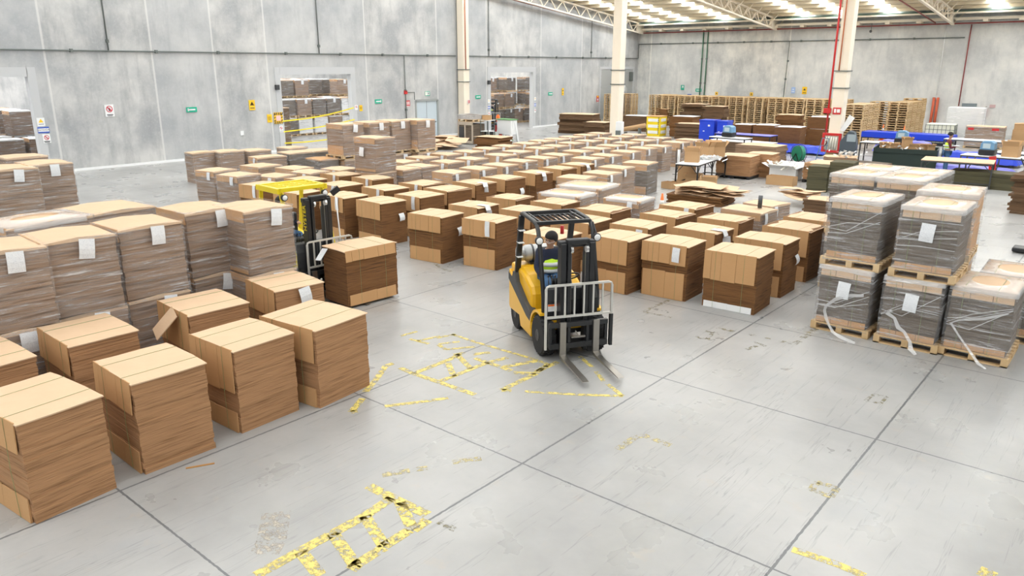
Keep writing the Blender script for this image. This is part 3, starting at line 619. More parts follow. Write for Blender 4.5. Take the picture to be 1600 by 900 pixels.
def film_shell(w, d, z0, z1, sd, off=.018, rings=7, open_top=True, wob=.012):
    r = random.Random(sd); b = MB(); n = 16; R_ = []
    for i in range(rings):
        t = i / (rings - 1); z = z0 + (z1 - z0) * t; q = []
        for k in range(n):
            s, u = divmod(k, 4); u = u / 4; x0, y0 = w / 2 + off, d / 2 + off
            c = [(-x0, -y0), (x0, -y0), (x0, y0), (-x0, y0)]; a, e = c[s], c[(s + 1) % 4]
            x, y = a[0] + (e[0] - a[0]) * u, a[1] + (e[1] - a[1]) * u
            m = 1 + (r.uniform(-wob, wob) if u else r.uniform(0, wob)); q.append(Vector((x * m, y * m, z + (r.uniform(-.02, .02) if 0 < i < rings - 1 else 0))))
        R_.append(q)
    b.ring(R_, n, cap=False); return b
def wrap_stack(c, w, d, H, rot, label, group=None, near=0, lab='y', z0=0., top=M_TOP, edge=None, flap=.16, film=M_FILM, capfilm=False, pallet=False, name='wrapped_cardboard_stack', cat='wrapped stack', plain=False, lapb=.12, cap_w=.15):
    seedc[0] += 1; sd = seedc[0]; r = random.Random(sd)
    o = empty(name, (c[0], c[1], z0), rot, label, cat, group); zb = 0
    if pallet: pl = pallet_mb(max(w, .98) + .04, max(d, 1.15) + .03).build('pallet', M_PINE, o); zb = .145
    Hh = H - zb
    body_mb(w, d, Hh - (.06 if near else .045), 12 if near else 5, .010 if near else .008, sd, 0).build('sheet_pile', edge or M_EDGEW, o, loc=(0, 0, zb))
    b = MB(); ov = .008; nx, ny = 6, 2; vs = []
    for j in range(ny + 1):
        for k in range(nx + 1):
            u, v = k / nx, j / ny
            vs.append((-w / 2 - ov + (w + 2 * ov) * u, -d / 2 - ov + (d + 2 * ov) * v, H - (.035 if near else .02) * ((2 * v - 1) ** 2) + r.uniform(-.005, .005)))
    m = nx + 1; N = len(vs); f = [(j * m + k, j * m + k + 1, (j + 1) * m + k + 1, (j + 1) * m + k) for j in range(ny) for k in range(nx)]
    vs += [(x, y_, H - .062) for x, y_, z in vs]
    f += [(k + 1, k, N + k, N + k + 1) for k in range(nx)] + [((j) * m + nx, (j + 1) * m + nx, N + (j + 1) * m + nx, N + j * m + nx) for j in range(ny)]
    f += [(ny * m + k, ny * m + k + 1, N + ny * m + k + 1, N + ny * m + k) for k in range(nx)] + [((j + 1) * m, j * m, N + j * m, N + (j + 1) * m) for j in range(ny)]
    b.add(vs, f); b.build('top_sheet', top, o)
    if flap:
        fl = Hh * flap; b = MB(); y = -d / 2 - .004; cs = (.0, .3, .62, .97)
        for a, e in zip(cs, cs[1:]): b.box(-w / 2 + w * a + .002, -w / 2 + w * e - .002, y - .008, y + .01, H - .03 - fl + r.uniform(-.006, .006), H - .02)
        if lapb:
            for a, e in ((.02, .5), (.5, .96)): b.box(-w / 2 + w * a + .002, -w / 2 + w * e - .002, y - .008, y + .01, zb + .01, zb + Hh * lapb)
        b.build('folded_flaps', M_FLAP, o)
    film_shell(w, d, zb + .0 if not pallet else zb - .06, H + .003, sd, rings=8 if near else 5).build('stretch_wrap', film, o, smooth=True)
    if capfilm:      # film folded over the top, leaving an oval opening
        b = MB(); n = 28; out = []; inn = []; low = []
        for k in range(n):
            a = 2 * math.pi * k / n; ca, sa = math.cos(a), math.sin(a); q = max(abs(ca), abs(sa))
            out.append((ca / q * (w / 2 + .02), sa / q * (d / 2 + .02), H - .005)); inn.append((ca * (w / 2 - cap_w), sa * (d / 2 - cap_w), H + .018)); low.append((ca / q * (w / 2 + .022), sa / q * (d / 2 + .022), H - .09))
        b.add(low + out + inn, [(k, (k + 1) % n, n + (k + 1) % n, n + k) for k in range(n)] + [(n + k, n + (k + 1) % n, 2 * n + (k + 1) % n, 2 * n + k) for k in range(n)])
        b.build('film_collar', M_FILMW, o, smooth=True)
    if lab == 'y': paper_mb(w * .25, -d / 2 - .035, H - .04, .15, .27, 'y', R(-2)).build('label_sheet', M_PAPER, o)
    elif lab == 'x': paper_mb(w / 2 + .035, 0.1 + r.uniform(-.05, .05), H - .035, .21, .29, 'x', R(-5 + r.uniform(-5, 6))).build('label_sheet', M_PAPER, o)
    elif lab == 'm': paper_mb(-w * .1, -d / 2 - .04, H - .34, .21, .3, 'y', R(-5)).build('label_sheet', M_PAPER, o)
    elif lab == 'e': paper_mb(w / 2 + .035, -d * .33, H - .03, .14, .27, 'x', 0).build('label_sheet', M_PAPER, o)
    return o
def pallet_mb(w, d, h=.145, fine=1):
    """deck boards along x, three stringer boards along y, nine blocks, three bottom boards"""
    b = MB(); n = 7
    for i in range(n): y = -d / 2 + (d - .095) * i / (n - 1); b.box(-w / 2, w / 2, y, y + .095, h - .022, h)
    for x in (-w / 2, -.05, w / 2 - .1):
        b.box(x, x + .1, -d / 2, d / 2, h - .044, h - .022)
        for y in (-d / 2, -.07, d / 2 - .14): b.box(x, x + .1, y, y + .14, .022, h - .044)
        b.box(x, x + .1, -d / 2, d / 2, 0, .022)
    for y in (-d / 2, d / 2 - .1): b.box(-w / 2, w / 2, y, y + .1, 0.0, .02)
    return b
def LFR(L, F, R_, z, clampw=None, clampd=None, maxrot=7):
    """footprint from the left, front and right corners of a top face at height z"""
    L, F, Q = G(*L, z), G(*F, z), G(*R_, z); a = F - L; b = Q - F; w, d = a.length, b.length
    r1 = math.atan2(a.y, a.x); r2 = math.atan2(-b.x, b.y); rot = max(-R(maxrot), min(R(maxrot), (r1 * w + r2 * d) / (w + d)))
    if clampw: w = max(clampw[0], min(clampw[1], w))
    if clampd: d = max(clampd[0], min(clampd[1], d))
    c = F + Matrix.Rotation(rot, 3, 'Z') @ Vector((-w / 2, d / 2, 0)); return (c.x, c.y), w, d, rot
CW, CD = (1.0, 1.1), (.82, .92); HS = 1.15

# foreground strapped stacks at the left
FG = [  # L, F, R, label, options
 ((-95, 615), (25, 662), (160, 617), 'strapped kraft stack in the bottom left corner, cut by the photo edge', dict(lab='', flap=.30)),
 ((145, 564), (205, 599), (321, 565.5), 'strapped kraft stack, second from the bottom left corner in the front row', dict(lab='', flap=.34)),
 ((297, 521), (364.5, 547.5), (457, 518), 'strapped kraft stack, third in the front left row, left of the end one', dict(lab='', flap=.52)),
 ((409, 491), (492, 516), (558, 484), 'strapped kraft stack at the right end of the front left row', dict(lab='', flap=.42)),
 ((-130, 555), (-72, 588), (42, 559.5), 'strapped kraft stack cut by the left photo edge, in the second row', dict(lab='', flap=.3)),
 ((53, 512.5), (107.5, 540.5), (217, 515.5), 'strapped kraft stack with slit top cover in the second row, before the tall wrapped wall', dict(lab='', flap=.36)),
 ((252, 467.5), (295, 492.5), (385, 470), 'strapped kraft stack with one loose flap bent outward, second row', dict(lab='', flap=.5, lap=.26)),
 ((390.5, 434.5), (430, 455), (510.5, 442), 'strapped kraft stack with a white label, just below the second forklift', dict(lab='x', flap=.4)),
]
for i, (L, F, Q, lb, k) in enumerate(FG):
    c, w_, d_, rot = LFR(L, F, Q, HS + .01, (1.0, 1.14), (.86, .97), 6)
    if i == 4: c = (c[0], c[1])
    o = open_stack(c, w_, d_, HS + .01, rot, lb, 'strapped stacks in the left foreground', edge=M_EDGEL, **k)
    if i == 6:       # loose flap sticking out
        b = MB(); b.add([(-.35, -.5, 1.13), (.32, -.5, 1.12), (.02, -.78, .80), (-.30, -.74, .82)], [(0, 1, 2, 3)])
        b = MB(); b.bar((.12, -d_ / 2 - .03, 1.13), (-.02, -d_ / 2 - .30, .80), .34, .012, (0, -.7, .7)); b.build('bent_flap', M_TOP, o)

# strapped stacks right of the middle, rows running away from the photo's front edge
def row(rows, kind, phrase, group):
    for ri, rw in enumerate(rows):
        for ci, e in enumerate(rw):
            L, F, Q = e[:3]; k = dict(e[3]) if len(e) > 3 else {}
            tp = k.pop('kind', kind); z = k.pop('z', HS); fx = k.pop('free', 0)
            c, w_, d_, rot = LFR(L, F, Q, z, None if fx else CW, None if fx else CD, 5 if not fx else 8)
            lb = k.pop('label', None) or '%s, %s back in the %s row %s' % ('strapped kraft stack' if tp == 'o' else 'wrapped stack', ORD[ci + 1], ORD[ri + 1], phrase)
            if tp == 'o': open_stack(c, w_, d_, z, rot, lb, group, near=(ci < 2), **k)
            else: wrap_stack(c, w_, d_, z, rot, lb, 'wrapped stacks in the middle field', **k)
OR = [
 [((1102, 390), (1186, 402), (1214, 389), dict(lab='', flap=.5, lap=.11, white=True)), ((1147.5, 370), (1227.5, 381), (1252, 371), dict(lab='s', flap=.5, lap=.38)), ((1192, 352), (1267, 362), (1293, 352), dict(lab='', flap=.5, lap=.3)), ((1225, 337.5), (1297, 347), (1322, 338), dict(lab=''))],
 [((1004, 375), (1076, 385.5), (1104, 375), dict(lab='f', flap=.36, lap=.5)), ((1050, 354.5), (1120, 365), (1146, 356), dict(lab='t', flap=.4)), ((1089.5, 339.5), (1157, 347.5), (1180, 340), dict(lab='s', flap=.4)), ((1126, 323), (1191, 333), (1210, 325), dict(kind='w', lab='e'))],
 [((921, 366), (983, 377), (1015.5, 366), dict(lab='', flap=.45, lap=.4)), ((953, 349.5), (1015, 357), (1044.5, 349.5), dict(lab='f')), ((1000, 332), (1058, 340.5), (1086, 334), dict(lab='', slant=.2)), ((1032.5, 319), (1087.5, 327), (1114.5, 319.5), dict(lab='v'))],
 [((815, 362), (872, 373), (905, 362), dict(lab='')), ((867, 340), (922, 350), (949.5, 339), dict(lab='')), ((900, 324), (956, 332.5), (984, 324), dict(lab='')), ((941, 307.5), (1000, 314.5), (1021, 306), dict(kind='w', lab='y', capfilm=True, film=M_FILMT))],
 [((724, 340), (776, 347.5), (802.5, 340), dict(lab='v', flap=.34, lap=.42)), ((779.5, 326), (831, 333), (864, 326), dict(lab='')), ((828, 314), (879, 320), (908, 314), dict(lab='')), ((842, 300), (904, 307.5), (931, 300), dict(kind='w', lab='', capfilm=True, free=1, film=M_FILMT))],
 [((634, 333), (690, 339.5), (719.5, 331), dict(lab='s', flap=.34, lap=.3)), ((700, 319), (747.5, 325), (779.5, 319), dict(lab='t')), ((757, 309.5), (807.5, 312.5), (834, 307.5), dict(lab='')), ((871, 288), (937.5, 295), (966, 286), dict(kind='w', lab='', capfilm=True, free=1, film=M_FILMT, flap=.4))],
 [((556, 311), (595, 318), (635, 312), dict(lab='s', flap=.4)), ((618, 302.5), (657, 308.7), (693, 302), dict(lab='v')), ((664.5, 291.5), (700, 299), (736, 292.5), dict(lab='s')), ((710, 282.5), (744, 288.5), (776, 284), dict(lab='t')), ((753, 275.5), (791, 281), (819, 276), dict(lab='s')), ((802, 267.5), (838, 272), (864, 269), dict(lab='t')),
  ((840.5, 261), (879, 265), (901, 262), dict(lab='')), ((872, 255.5), (909, 259), (929.5, 255.5), dict(lab='t'))],
 [((500, 302), (537, 309.5), (572, 303.5), dict(lab='v')), ((567, 291), (601, 297.5), (637.5, 292), dict(lab='v')), ((625, 284), (661, 290), (693, 284.5), dict(lab='v'))],
 [((432, 297), (465, 303), (495, 297), dict(lab='')), ((498, 286), (530, 291.5), (565, 286), dict(lab='v')), ((549, 276), (583, 281), (615, 277), dict(lab='v'))],
 [((382, 287.5), (406, 291.5), (440, 285.5), dict(lab='v')), ((443, 277.5), (477, 283), (509, 278.5), dict(lab='')), ((499, 270), (531, 275), (564, 271), dict(lab='v'))],
]
row(OR, 'o', 'left of the film-wrapped pallets', 'strapped stacks in the middle field')

# wrapped field: rows counted from the front; front corners of the tops
WF = [
 ('front', [(707.5, 271), (750, 265), (786, 259.5), (817, 253), (850, 248), (876, 243), (909, 237.5), (937.5, 233), (961, 228.5), (986, 224), (1012, 220), (1036, 216)]),
 ('second', [(659, 261), (701, 254.5), (740, 249.5), (786, 243.5), (812.5, 238), (847.5, 232.5), (872, 229), (899, 224.5), (925, 221), (954, 217.5), (977, 214), (997, 211)]),
 ('third', [(661, 247.5), (699, 242), (735, 238), (764, 233), (795, 229), (827.5, 225), (851, 221), (875, 218), (898, 214.5), (920, 211.5), (942, 208.8)]),
 ('right side', [(950, 272.5), (972, 263.5), (925, 249), (954, 244), (985, 238), (1011, 232.5), (1035, 229), (1064, 223), (1085, 219)]),
]
WW, WD = 1.0, .86
for nm, lst in WF:
    for i, (x, y) in enumerate(lst):
        F = G(x, y, HS); c = (F.x - WW / 2, F.y + WD / 2); r = random.Random(i * 7 + len(nm))
        lb = 'wrapped stack, %s from the left in the %s row of the wrapped field' % (ORD[i + 1], nm)
        if nm == 'right side': lb = 'wrapped stack, %s in the right side group of the wrapped field' % ORD[i + 1]
        wrap_stack(c, WW, WD, HS, R(r.uniform(-3, 3)), lb, 'wrapped stacks in the middle field', lab=('e' if nm in ('front', 'right side') and i < 9 else 'y'), flap=r.choice((.2, .9, .3)) if x > 700 else .15)
def WQ(L, F, Q, z, label, z0=0., free=1, **k):
    c, w_, d_, rot = LFR(L, F, Q, z, None if free else CW, None if free else CD, 10)
    if 'ww' in k: w_ = k.pop('ww')
    if 'dd' in k: d_ = k.pop('dd')
    F3 = G(*F, z); c = F3 + Matrix.Rotation(rot, 3, 'Z') @ Vector((-w_ / 2, d_ / 2, 0))
    return wrap_stack((c.x, c.y), w_, d_, z - z0, rot, label, k.pop('group', None), z0=z0, **k)
WQ((866, 276), (914, 279.5), (932.5, 275), 1.15, 'low wrapped stack just behind the wide film-collared stack', ww=1.0, dd=.9, lab='')
WQ((969, 252.5), (1012.5, 256), (1028, 251), 1.15, 'tall grey-wrapped stack at the right edge of the field, by the long work table', lab='', flap=.22, lapb=.25, edge=M_EDGEG, ww=1.02, dd=.95)
WQ((1190, 312), (1206, 322), (1226, 314), 1.1, 'stack with broken loose sheets on top, behind the strapped rows', ww=.85, dd=.9, lab='e')
# left back group of odd wrapped stacks
WQ((292, 236), (300, 239), (327, 236), 1.25, 'narrow wrapped stack standing alone by the left wall base', ww=.7, dd=.95, lab='', flap=0, edge=M_EDGEW)
WQ((304, 264), (334, 268), (365, 262.5), 1.2, 'wrapped stack with a label, left one of the pair before the open floor', lab='y', ww=.95, dd=.95)
WQ((333.5, 269), (371, 275.5), (398, 268.5), 1.2, 'loosely wrapped stack with white glare, right one of the pair before the open floor', lab='y', ww=1.0, dd=.95, film=M_FILMT)
WQ((332, 233), (343, 237.5), (378, 234), 1.25, 'wide wrapped stack in the far left group, left of the sagging one', ww=1.0, dd=1.0, lab='', flap=0)
WQ((386, 234), (391, 236), (418, 232.5), 1.2, 'sagging wrapped stack in the far left group', ww=1.0, dd=1.0, lab='', flap=0)
WQ((392, 243), (402, 246.5), (447, 242), 1.25, 'low carton-topped wrapped stack with a white side label in the far left group', ww=.8, dd=1.2, lab='y', flap=.2)
WQ((375, 256), (404, 261), (446, 254), 1.1, 'wrapped stack with an open torn top cover in the far left group', ww=1.05, dd=1.05, lab='')
WQ((400.5, 272), (431, 277), (459, 270.5), 1.1, 'wrapped stack with one label, left of the strapped rows near the yellow guard', ww=1.0, dd=.9, lab='y')
WQ((431.5, 260), (459, 264.5), (487, 259.5), 1.15, 'wrapped stack with two labels in the far left group', ww=1.0, dd=.9, lab='e')
WQ((452.5, 266), (484, 271), (511, 266), 1.15, 'wrapped stack with a left-hand label behind the strapped rows', ww=1.0, dd=.9, lab='y')
WQ((500, 260.5), (530, 266), (555, 261.5), 1.15, 'wrapped stack with a small label left of the tall single one', ww=1.0, dd=.9, lab='y')
WQ((437, 235.5), (452, 239.5), (486, 236), 1.3, 'grey wrapped stack, left one of the pair in front of the taped opening', ww=1.0, dd=1.15, lab='', flap=0, edge=M_EDGEG)
WQ((484, 234), (488, 236.5), (513, 233.5), 1.3, 'grey wrapped stack, right one of the pair in front of the taped opening', ww=1.0, dd=1.1, lab='', flap=0, edge=M_EDGEG)
WQ((440, 229), (452, 231.5), (470, 229), 1.0, 'pale low wrapped stack far back before the taped opening', ww=1.0, dd=1.0, lab='', flap=0, film=M_FILMT)
WQ((481, 245), (500, 249.5), (515, 247), 1.25, 'pale capped box-like stack left of the pallet-borne double stack', ww=1.0, dd=.8, lab='', flap=0, top=M_FLAP, edge=M_EDGEG)
WQ((595, 249), (630, 254), (656, 249), 1.15, 'wrapped stack just right of the tall single one, farther of two', ww=1.0, dd=.9, lab='')
WQ((595, 260), (630, 265.5), (655, 260), 1.15, 'wrapped stack just right of the tall single one, nearer of two', ww=1.0, dd=.9, lab='')
# double height

def double(L, F, Q, zt, zm, lu, ll, w_, d_, mid=None, rot=None, ku={}, kl={}, off=(0, 0), shift=(0, 0)):
    """two tiers on one footprint; mid = height of a pallet under the upper tier"""
    _, _, _, r0 = LFR(L, F, Q, zt, None, None, 8); rot = r0 if rot is None else rot
    c = G(*F, zt) + Matrix.Rotation(rot, 3, 'Z') @ Vector((-w_ / 2, d_ / 2, 0))
    c = c + Vector((shift[0], shift[1], 0))
    a = wrap_stack((c.x, c.y), w_, d_, zt - zm, rot, lu, z0=zm, pallet=bool(mid), **ku)
    b = wrap_stack((c.x + off[0], c.y + off[1]), w_, d_, zm - .004, rot, ll, **kl)
    return c, rot
double((552.5, 212.5), (586, 215.5), (616, 212), 2.32, 1.17, 'tall labelled wrapped stack standing on another amid the far field', 'wrapped stack carrying the tall labelled one amid the far field', 1.02, .92, ku=dict(lab='m', near=1, flap=.16, lapb=.08), kl=dict(lab='', near=1))
for i, (L, F, Q) in enumerate([((515, 190), (547, 193.5), (576, 190.5)), ((562, 188), (577.5, 191.5), (606, 188)), ((590, 185.5), (612, 189), (640, 186)), ((619, 184), (652, 187.5), (675, 184))]):
    p = ['left end', 'second from the left', 'third from the left', 'right end'][i]
    double(L, F, Q, 2.5, 1.18, 'upper wrapped stack, %s in the double row before the grey door' % p, 'lower wrapped stack, %s in the double row before the grey door' % p, 1.0, .98, mid=1, rot=0,
           ku=dict(lab='x', flap=.14, lapb=.3, group='upper tier of the double row'), kl=dict(lab='x', group='lower tier of the double row'), shift=(0, -.36) if i == 0 else (0, 0))

# the big wrapped double stacks at the left
BG = [((-40, 372), (-2, 392), (56, 379), 'cut by the photo edge'), ((21, 364), (62.5, 379), (179, 363), 'second from the left'), ((135, 344), (184, 358), (280, 343), 'third from the left'),
      ((237.5, 320.5), (289, 332.5), (375, 320), 'second from the right'), ((340, 319), (381, 330), (456, 317.5), 'beside the yellow guard')]
zb, zm_ = 2.25, 1.12
for i, (L, F, Q, p) in enumerate(BG):
    double(L, F, Q, zb, zm_, 'large wrapped stack, upper tier, %s of the tall front row' % p, 'large wrapped stack, lower tier, %s of the tall front row' % p, .99, .98 if i < 3 else (1.0 if i == 3 else .93), rot=R((-4, -3, 0, 1, 0)[i]),
           ku=dict(lab='x', near=1, flap=.16, lapb=.07, group='upper tier of the tall front row'), kl=dict(lab='x', near=1, flap=.1, group='lower tier of the tall front row'), off=((.03, -.02), (-.02, .03), (.02, .0), (0, .02), (.02, -.02))[i], shift=(-.05, -.42) if i == 0 else (0, 0))
for (L, F, Q, p, w_, d_) in [((-60, 345), (10, 356), (119, 338), 'left one of the two tops seen behind the tall front row', 1.0, 1.35), ((80, 324), (137, 335), (226, 322), 'right one of the two tops seen behind the tall front row', 1.15, 1.2)]:
    double(L, F, Q, 2.2, 1.1, 'large wrapped stack, ' + p, 'lower wrapped stack under the %s behind the tall front row' % ('left top' if F[0] < 50 else 'right top'), w_, d_, ku=dict(lab='', near=1, flap=.1, capfilm=(F[0] < 50), film=M_FILMT, cap_w=.3), kl=dict(lab='', flap=0))
for (L, F, Q, p) in [((-30, 262), (-16, 266), (37, 257.5), 'cut by the left photo edge'), ((22, 251), (44, 257.5), (110, 252.5), 'at the edge of the open floor')]:
    double(L, F, Q, 2.3, 1.15, 'upper wrapped stack of the distant left pair, ' + p, 'lower wrapped stack of the distant left pair, ' + p, 1.1, .98, rot=R(-3), ku=dict(lab='x', near=1, flap=.05, lapb=0), kl=dict(lab='', flap=0))
double((-30, 245), (10, 247), (60, 243), 2.25, 1.12, 'wrapped stack partly hidden behind the distant left pair', 'lower wrapped stack hidden behind the distant left pair', 1.0, 1.0, rot=0, ku=dict(lab='', flap=0), kl=dict(lab='', flap=0))

# film-wrapped bundles on pallets at the right
def ribbon(pts, wid, label, m=M_TAIL, parent=None, name='loose_film_tail'):
    b = MB(); pts = [Vector(p) for p in pts]; r = random.Random(len(pts)); L = []
    for i, p in enumerate(pts):
        d = (pts[min(i + 1, len(pts) - 1)] - pts[max(i - 1, 0)]).normalized(); s = d.cross(Vector((.6, -.75, .3))).normalized() * wid * r.uniform(.3, .6); L.append((p + s, p - s))
    n = len(L); b.add([q for pr in L for q in pr] + [(q + Vector((.004, -.004, .004))) for pr in L for q in pr], [(2 * i, 2 * i + 1, 2 * i + 3, 2 * i + 2) for i in range(n - 1)] + [(2 * n + 2 * i + 2, 2 * n + 2 * i + 3, 2 * n + 2 * i + 1, 2 * n + 2 * i) for i in range(n - 1)])
    return b.build(name, m, parent, smooth=True)
def bundle(Fb, w_, d_, z0, H, rot, label, lab='m', capped=True, lean=0., tail=0, pw=1.0, pd=1.2, layers=5, edge=None, prot=None, group='bundles on pallets at the right'):
    """pallet with layers of bundled blanks in clear film; Fb = front corner of the pallet"""
    seedc[0] += 1; r = random.Random(seedc[0]); c = Vector((Fb[0], Fb[1], 0)) + Matrix.Rotation(rot, 3, 'Z') @ Vector((-pw / 2, pd / 2, 0))
    o = empty('wrapped_pallet_load', (c.x, c.y, z0), rot, label, 'pallet load', group); pallet_mb(pw, pd).build('pallet', M_PINE, o)
    z = .146; hh = (H - z) / layers; n = layers
    for k in range(n):
        jx, jy = r.uniform(-.012, .012), r.uniform(-.012, .012); t = k / n * lean
        m = edge or M_EDGEG; b = MB()
        for q in range(5):
            b.box(-w_ / 2 + jx + t + r.uniform(-.004, .004), w_ / 2 + jx + t, -d_ / 2 + jy, d_ / 2 + jy + r.uniform(-.004, .004), z + hh * q / 5, z + hh * (q + 1) / 5 - .0015)
        b.build('blank_bundle', m, o)
        if k in (0, n - 1):
            y = -d_ / 2 + jy - .012; b = MB(); h0, h1 = (z + .01, z + hh * .55) if k == 0 else (z + hh * .15, z + hh)
            for a, e in ((.01, .3), (.31, .66), (.67, .99)): b.box(-w_ / 2 + w_ * a + t, -w_ / 2 + w_ * e + t, y, y + .01, h0, h1)
            if k == n - 1: b.box(-w_ / 2 + t - .008, w_ / 2 + t + .008, -d_ / 2 - .01, d_ / 2 + .01, z + hh - .008, z + hh + .012)
            b.build('folded_cover', M_TOP if k else M_FLAP, o)
        z += hh
    for xx in (-w_ * .3 + lean / 2, w_ * .22 + lean / 2):
        MB().tube([(xx, -d_ / 2 - .03, .15), (xx, -d_ / 2 - .03, H - .02), (xx, -d_ / 2 + .03, H + .022), (xx, d_ / 2, H + .022)], .0035, 4).build('strap', M_GREEN, o)
    sh = film_shell(w_, d_, .10, H + .004, seedc[0], off=.032, rings=9, wob=.02)
    if lean: sh.v = [(x + lean * z_ / H, y, z_) for x, y, z_ in sh.v]
    sh.build('stretch_wrap', M_FILMT, o, smooth=True)
    if capped:
        b = MB(); n2 = 32; out = []; inn = []; low = []
        for k in range(n2):
            a = 2 * math.pi * k / n2; ca, sa = math.cos(a), math.sin(a); q = max(abs(ca), abs(sa))
            low.append((ca / q * (w_ / 2 + .034) + lean, sa / q * (d_ / 2 + .034), H - .06 - r.uniform(0, .02))); out.append((ca / q * (w_ / 2 + .03) + lean, sa / q * (d_ / 2 + .03), H + .012))
            inn.append((ca * (w_ / 2 - .17) + lean, sa * (d_ / 2 - .22), H + .026))
        b.add(low + out + inn, [(k, (k + 1) % n2, n2 + (k + 1) % n2, n2 + k) for k in range(n2)] + [(n2 + k, n2 + (k + 1) % n2, 2 * n2 + (k + 1) % n2, 2 * n2 + k) for k in range(n2)])
        b.build('film_collar', M_FILMW, o, smooth=True)
    if lab: paper_mb(-w_ * .1 + (.1 if lab == 'm' else 0), -d_ / 2 - .05, H - hh * 1.15, .21, .3, 'y', R(-4)).build('label_sheet', M_PAPER, o)
    for s in range(3):      # twisted film ropes across the face
        y = -d_ / 2 - .045; a = r.uniform(.3, .6) * H; MB().tube([(-w_ / 2, y, a), (-.1, y - .02, a + r.uniform(-.05, .25)), (w_ / 2, y, a + r.uniform(-.1, .4))], .006, 4).build('film_rope', M_FILMW, o, smooth=True)
    if tail > 1:
        x0 = -w_ * .42; y = -d_ / 2 - .05
        P3 = [(x0 + .75, y, H * .74), (x0 + .45, y - .01, H * .62), (x0 + .1, y - .02, H * .54), (x0, y - .02, H * .48), (x0 + .12, y - .05, H * .36), (x0 + .3, y - .10, H * .2), (x0 + .5, y - .2, .05), (x0 + .62, y - .28, .015)] if tail == 3 else [(x0 + .1, y, H * .52), (x0 + .04, y - .02, H * .47), (x0 + .16, y - .03, H * .42), (x0 + .24, y - .05, H * .3), (x0 + .34, y - .06, H * .26), (x0 + .46, y - .1, H * .14), (x0 + .5, y - .16, .06), (x0 + .6, y - .24, .015)]
        ribbon(P3, .07 if tail == 2 else .04, '', parent=o)
    if tail == 1:
        x0 = -w_ * .28 + r.uniform(-.1, .1); y = -d_ / 2 - .05; s_ = r.uniform(.85, 1.15)
        ribbon([(x0 + .62, y - .01, H * .60 * s_), (x0 + .4, y - .01, H * .57 * s_), (x0 + .16, y - .02, H * .48 * s_), (x0 + .02, y - .03, H * .40), (x0, y - .03, H * .32), (x0 + .05, y - .05, H * .22), (x0 + .13, y - .08, .14), (x0 + .22, y - .14, .06), (x0 + .36, y - .22, .03), (x0 + .5 * s_, y - .30, .015), (x0 + .62 * s_, y - .34, .012)], .055, '', parent=o)
    return o
A = G(1355, 531); rA = R(-1)
bundle(A, .86, 1.12, 0, 1.20, rA, 'wrapped pallet load, lower one of the leftmost double stack at the right', tail=1)
bundle((A.x + .02, A.y + .03), .84, 1.12, 1.205, 1.20, rA, 'wrapped pallet load, upper one of the leftmost double stack at the right', lab='', tail=0, lean=.0)
B_ = G(1463, 555)
bundle(B_, .86, 1.12, 0, 1.20, R(0), 'wrapped pallet load, lower one of the middle double stack at the right', tail=2)
bundle((B_.x + .08, B_.y + .02), .86, 1.12, 1.205, 1.20, R(1), 'wrapped pallet load with a label, upper one of the middle double stack at the right', lean=.02)
C_ = G(1573, 576)
bundle(C_, .88, 1.1, 0, 1.20, R(0), 'single wrapped pallet load at the right photo edge, in front', lab='', tail=3)
D_ = Vector((7.28, 12.1, 0))
bundle(D_, .95, 1.1, 0, 1.15, R(2), 'single wrapped pallet load at the right photo edge, behind the front one', lab='')
E_ = Vector((6.04, 12.36, 0))
bundle(E_, .92, 1.15, 0, 1.20, R(3), 'wrapped pallet load, lower one of the double stack hidden behind the middle one', lab='', edge=M_FLAP)
bundle((E_.x, E_.y), .92, 1.15, 1.205, 1.22, R(3), 'wrapped pallet load, upper one of the double stack behind the middle one', lab='', edge=M_FLAP)
for i, (dx, dy) in enumerate(((4.04, 13.42), (4.96, 13.34), (4.06, 14.56), (4.98, 14.48))):
    p = ['front left', 'front right', 'rear left', 'rear right'][i]; q = Vector((dx, dy, 0))
    bundle(q, .86, 1.06, 0, 1.2, R(-2), 'lower pallet load, %s of the block behind the leftmost double stack' % p, lab='', pw=.9, pd=1.1, capped=False)
    bundle(q, .86, 1.06, 1.205, 1.25, R(-2), 'upper pallet load, %s of the block behind the leftmost double stack' % p, lab='', pw=.9, pd=1.1)

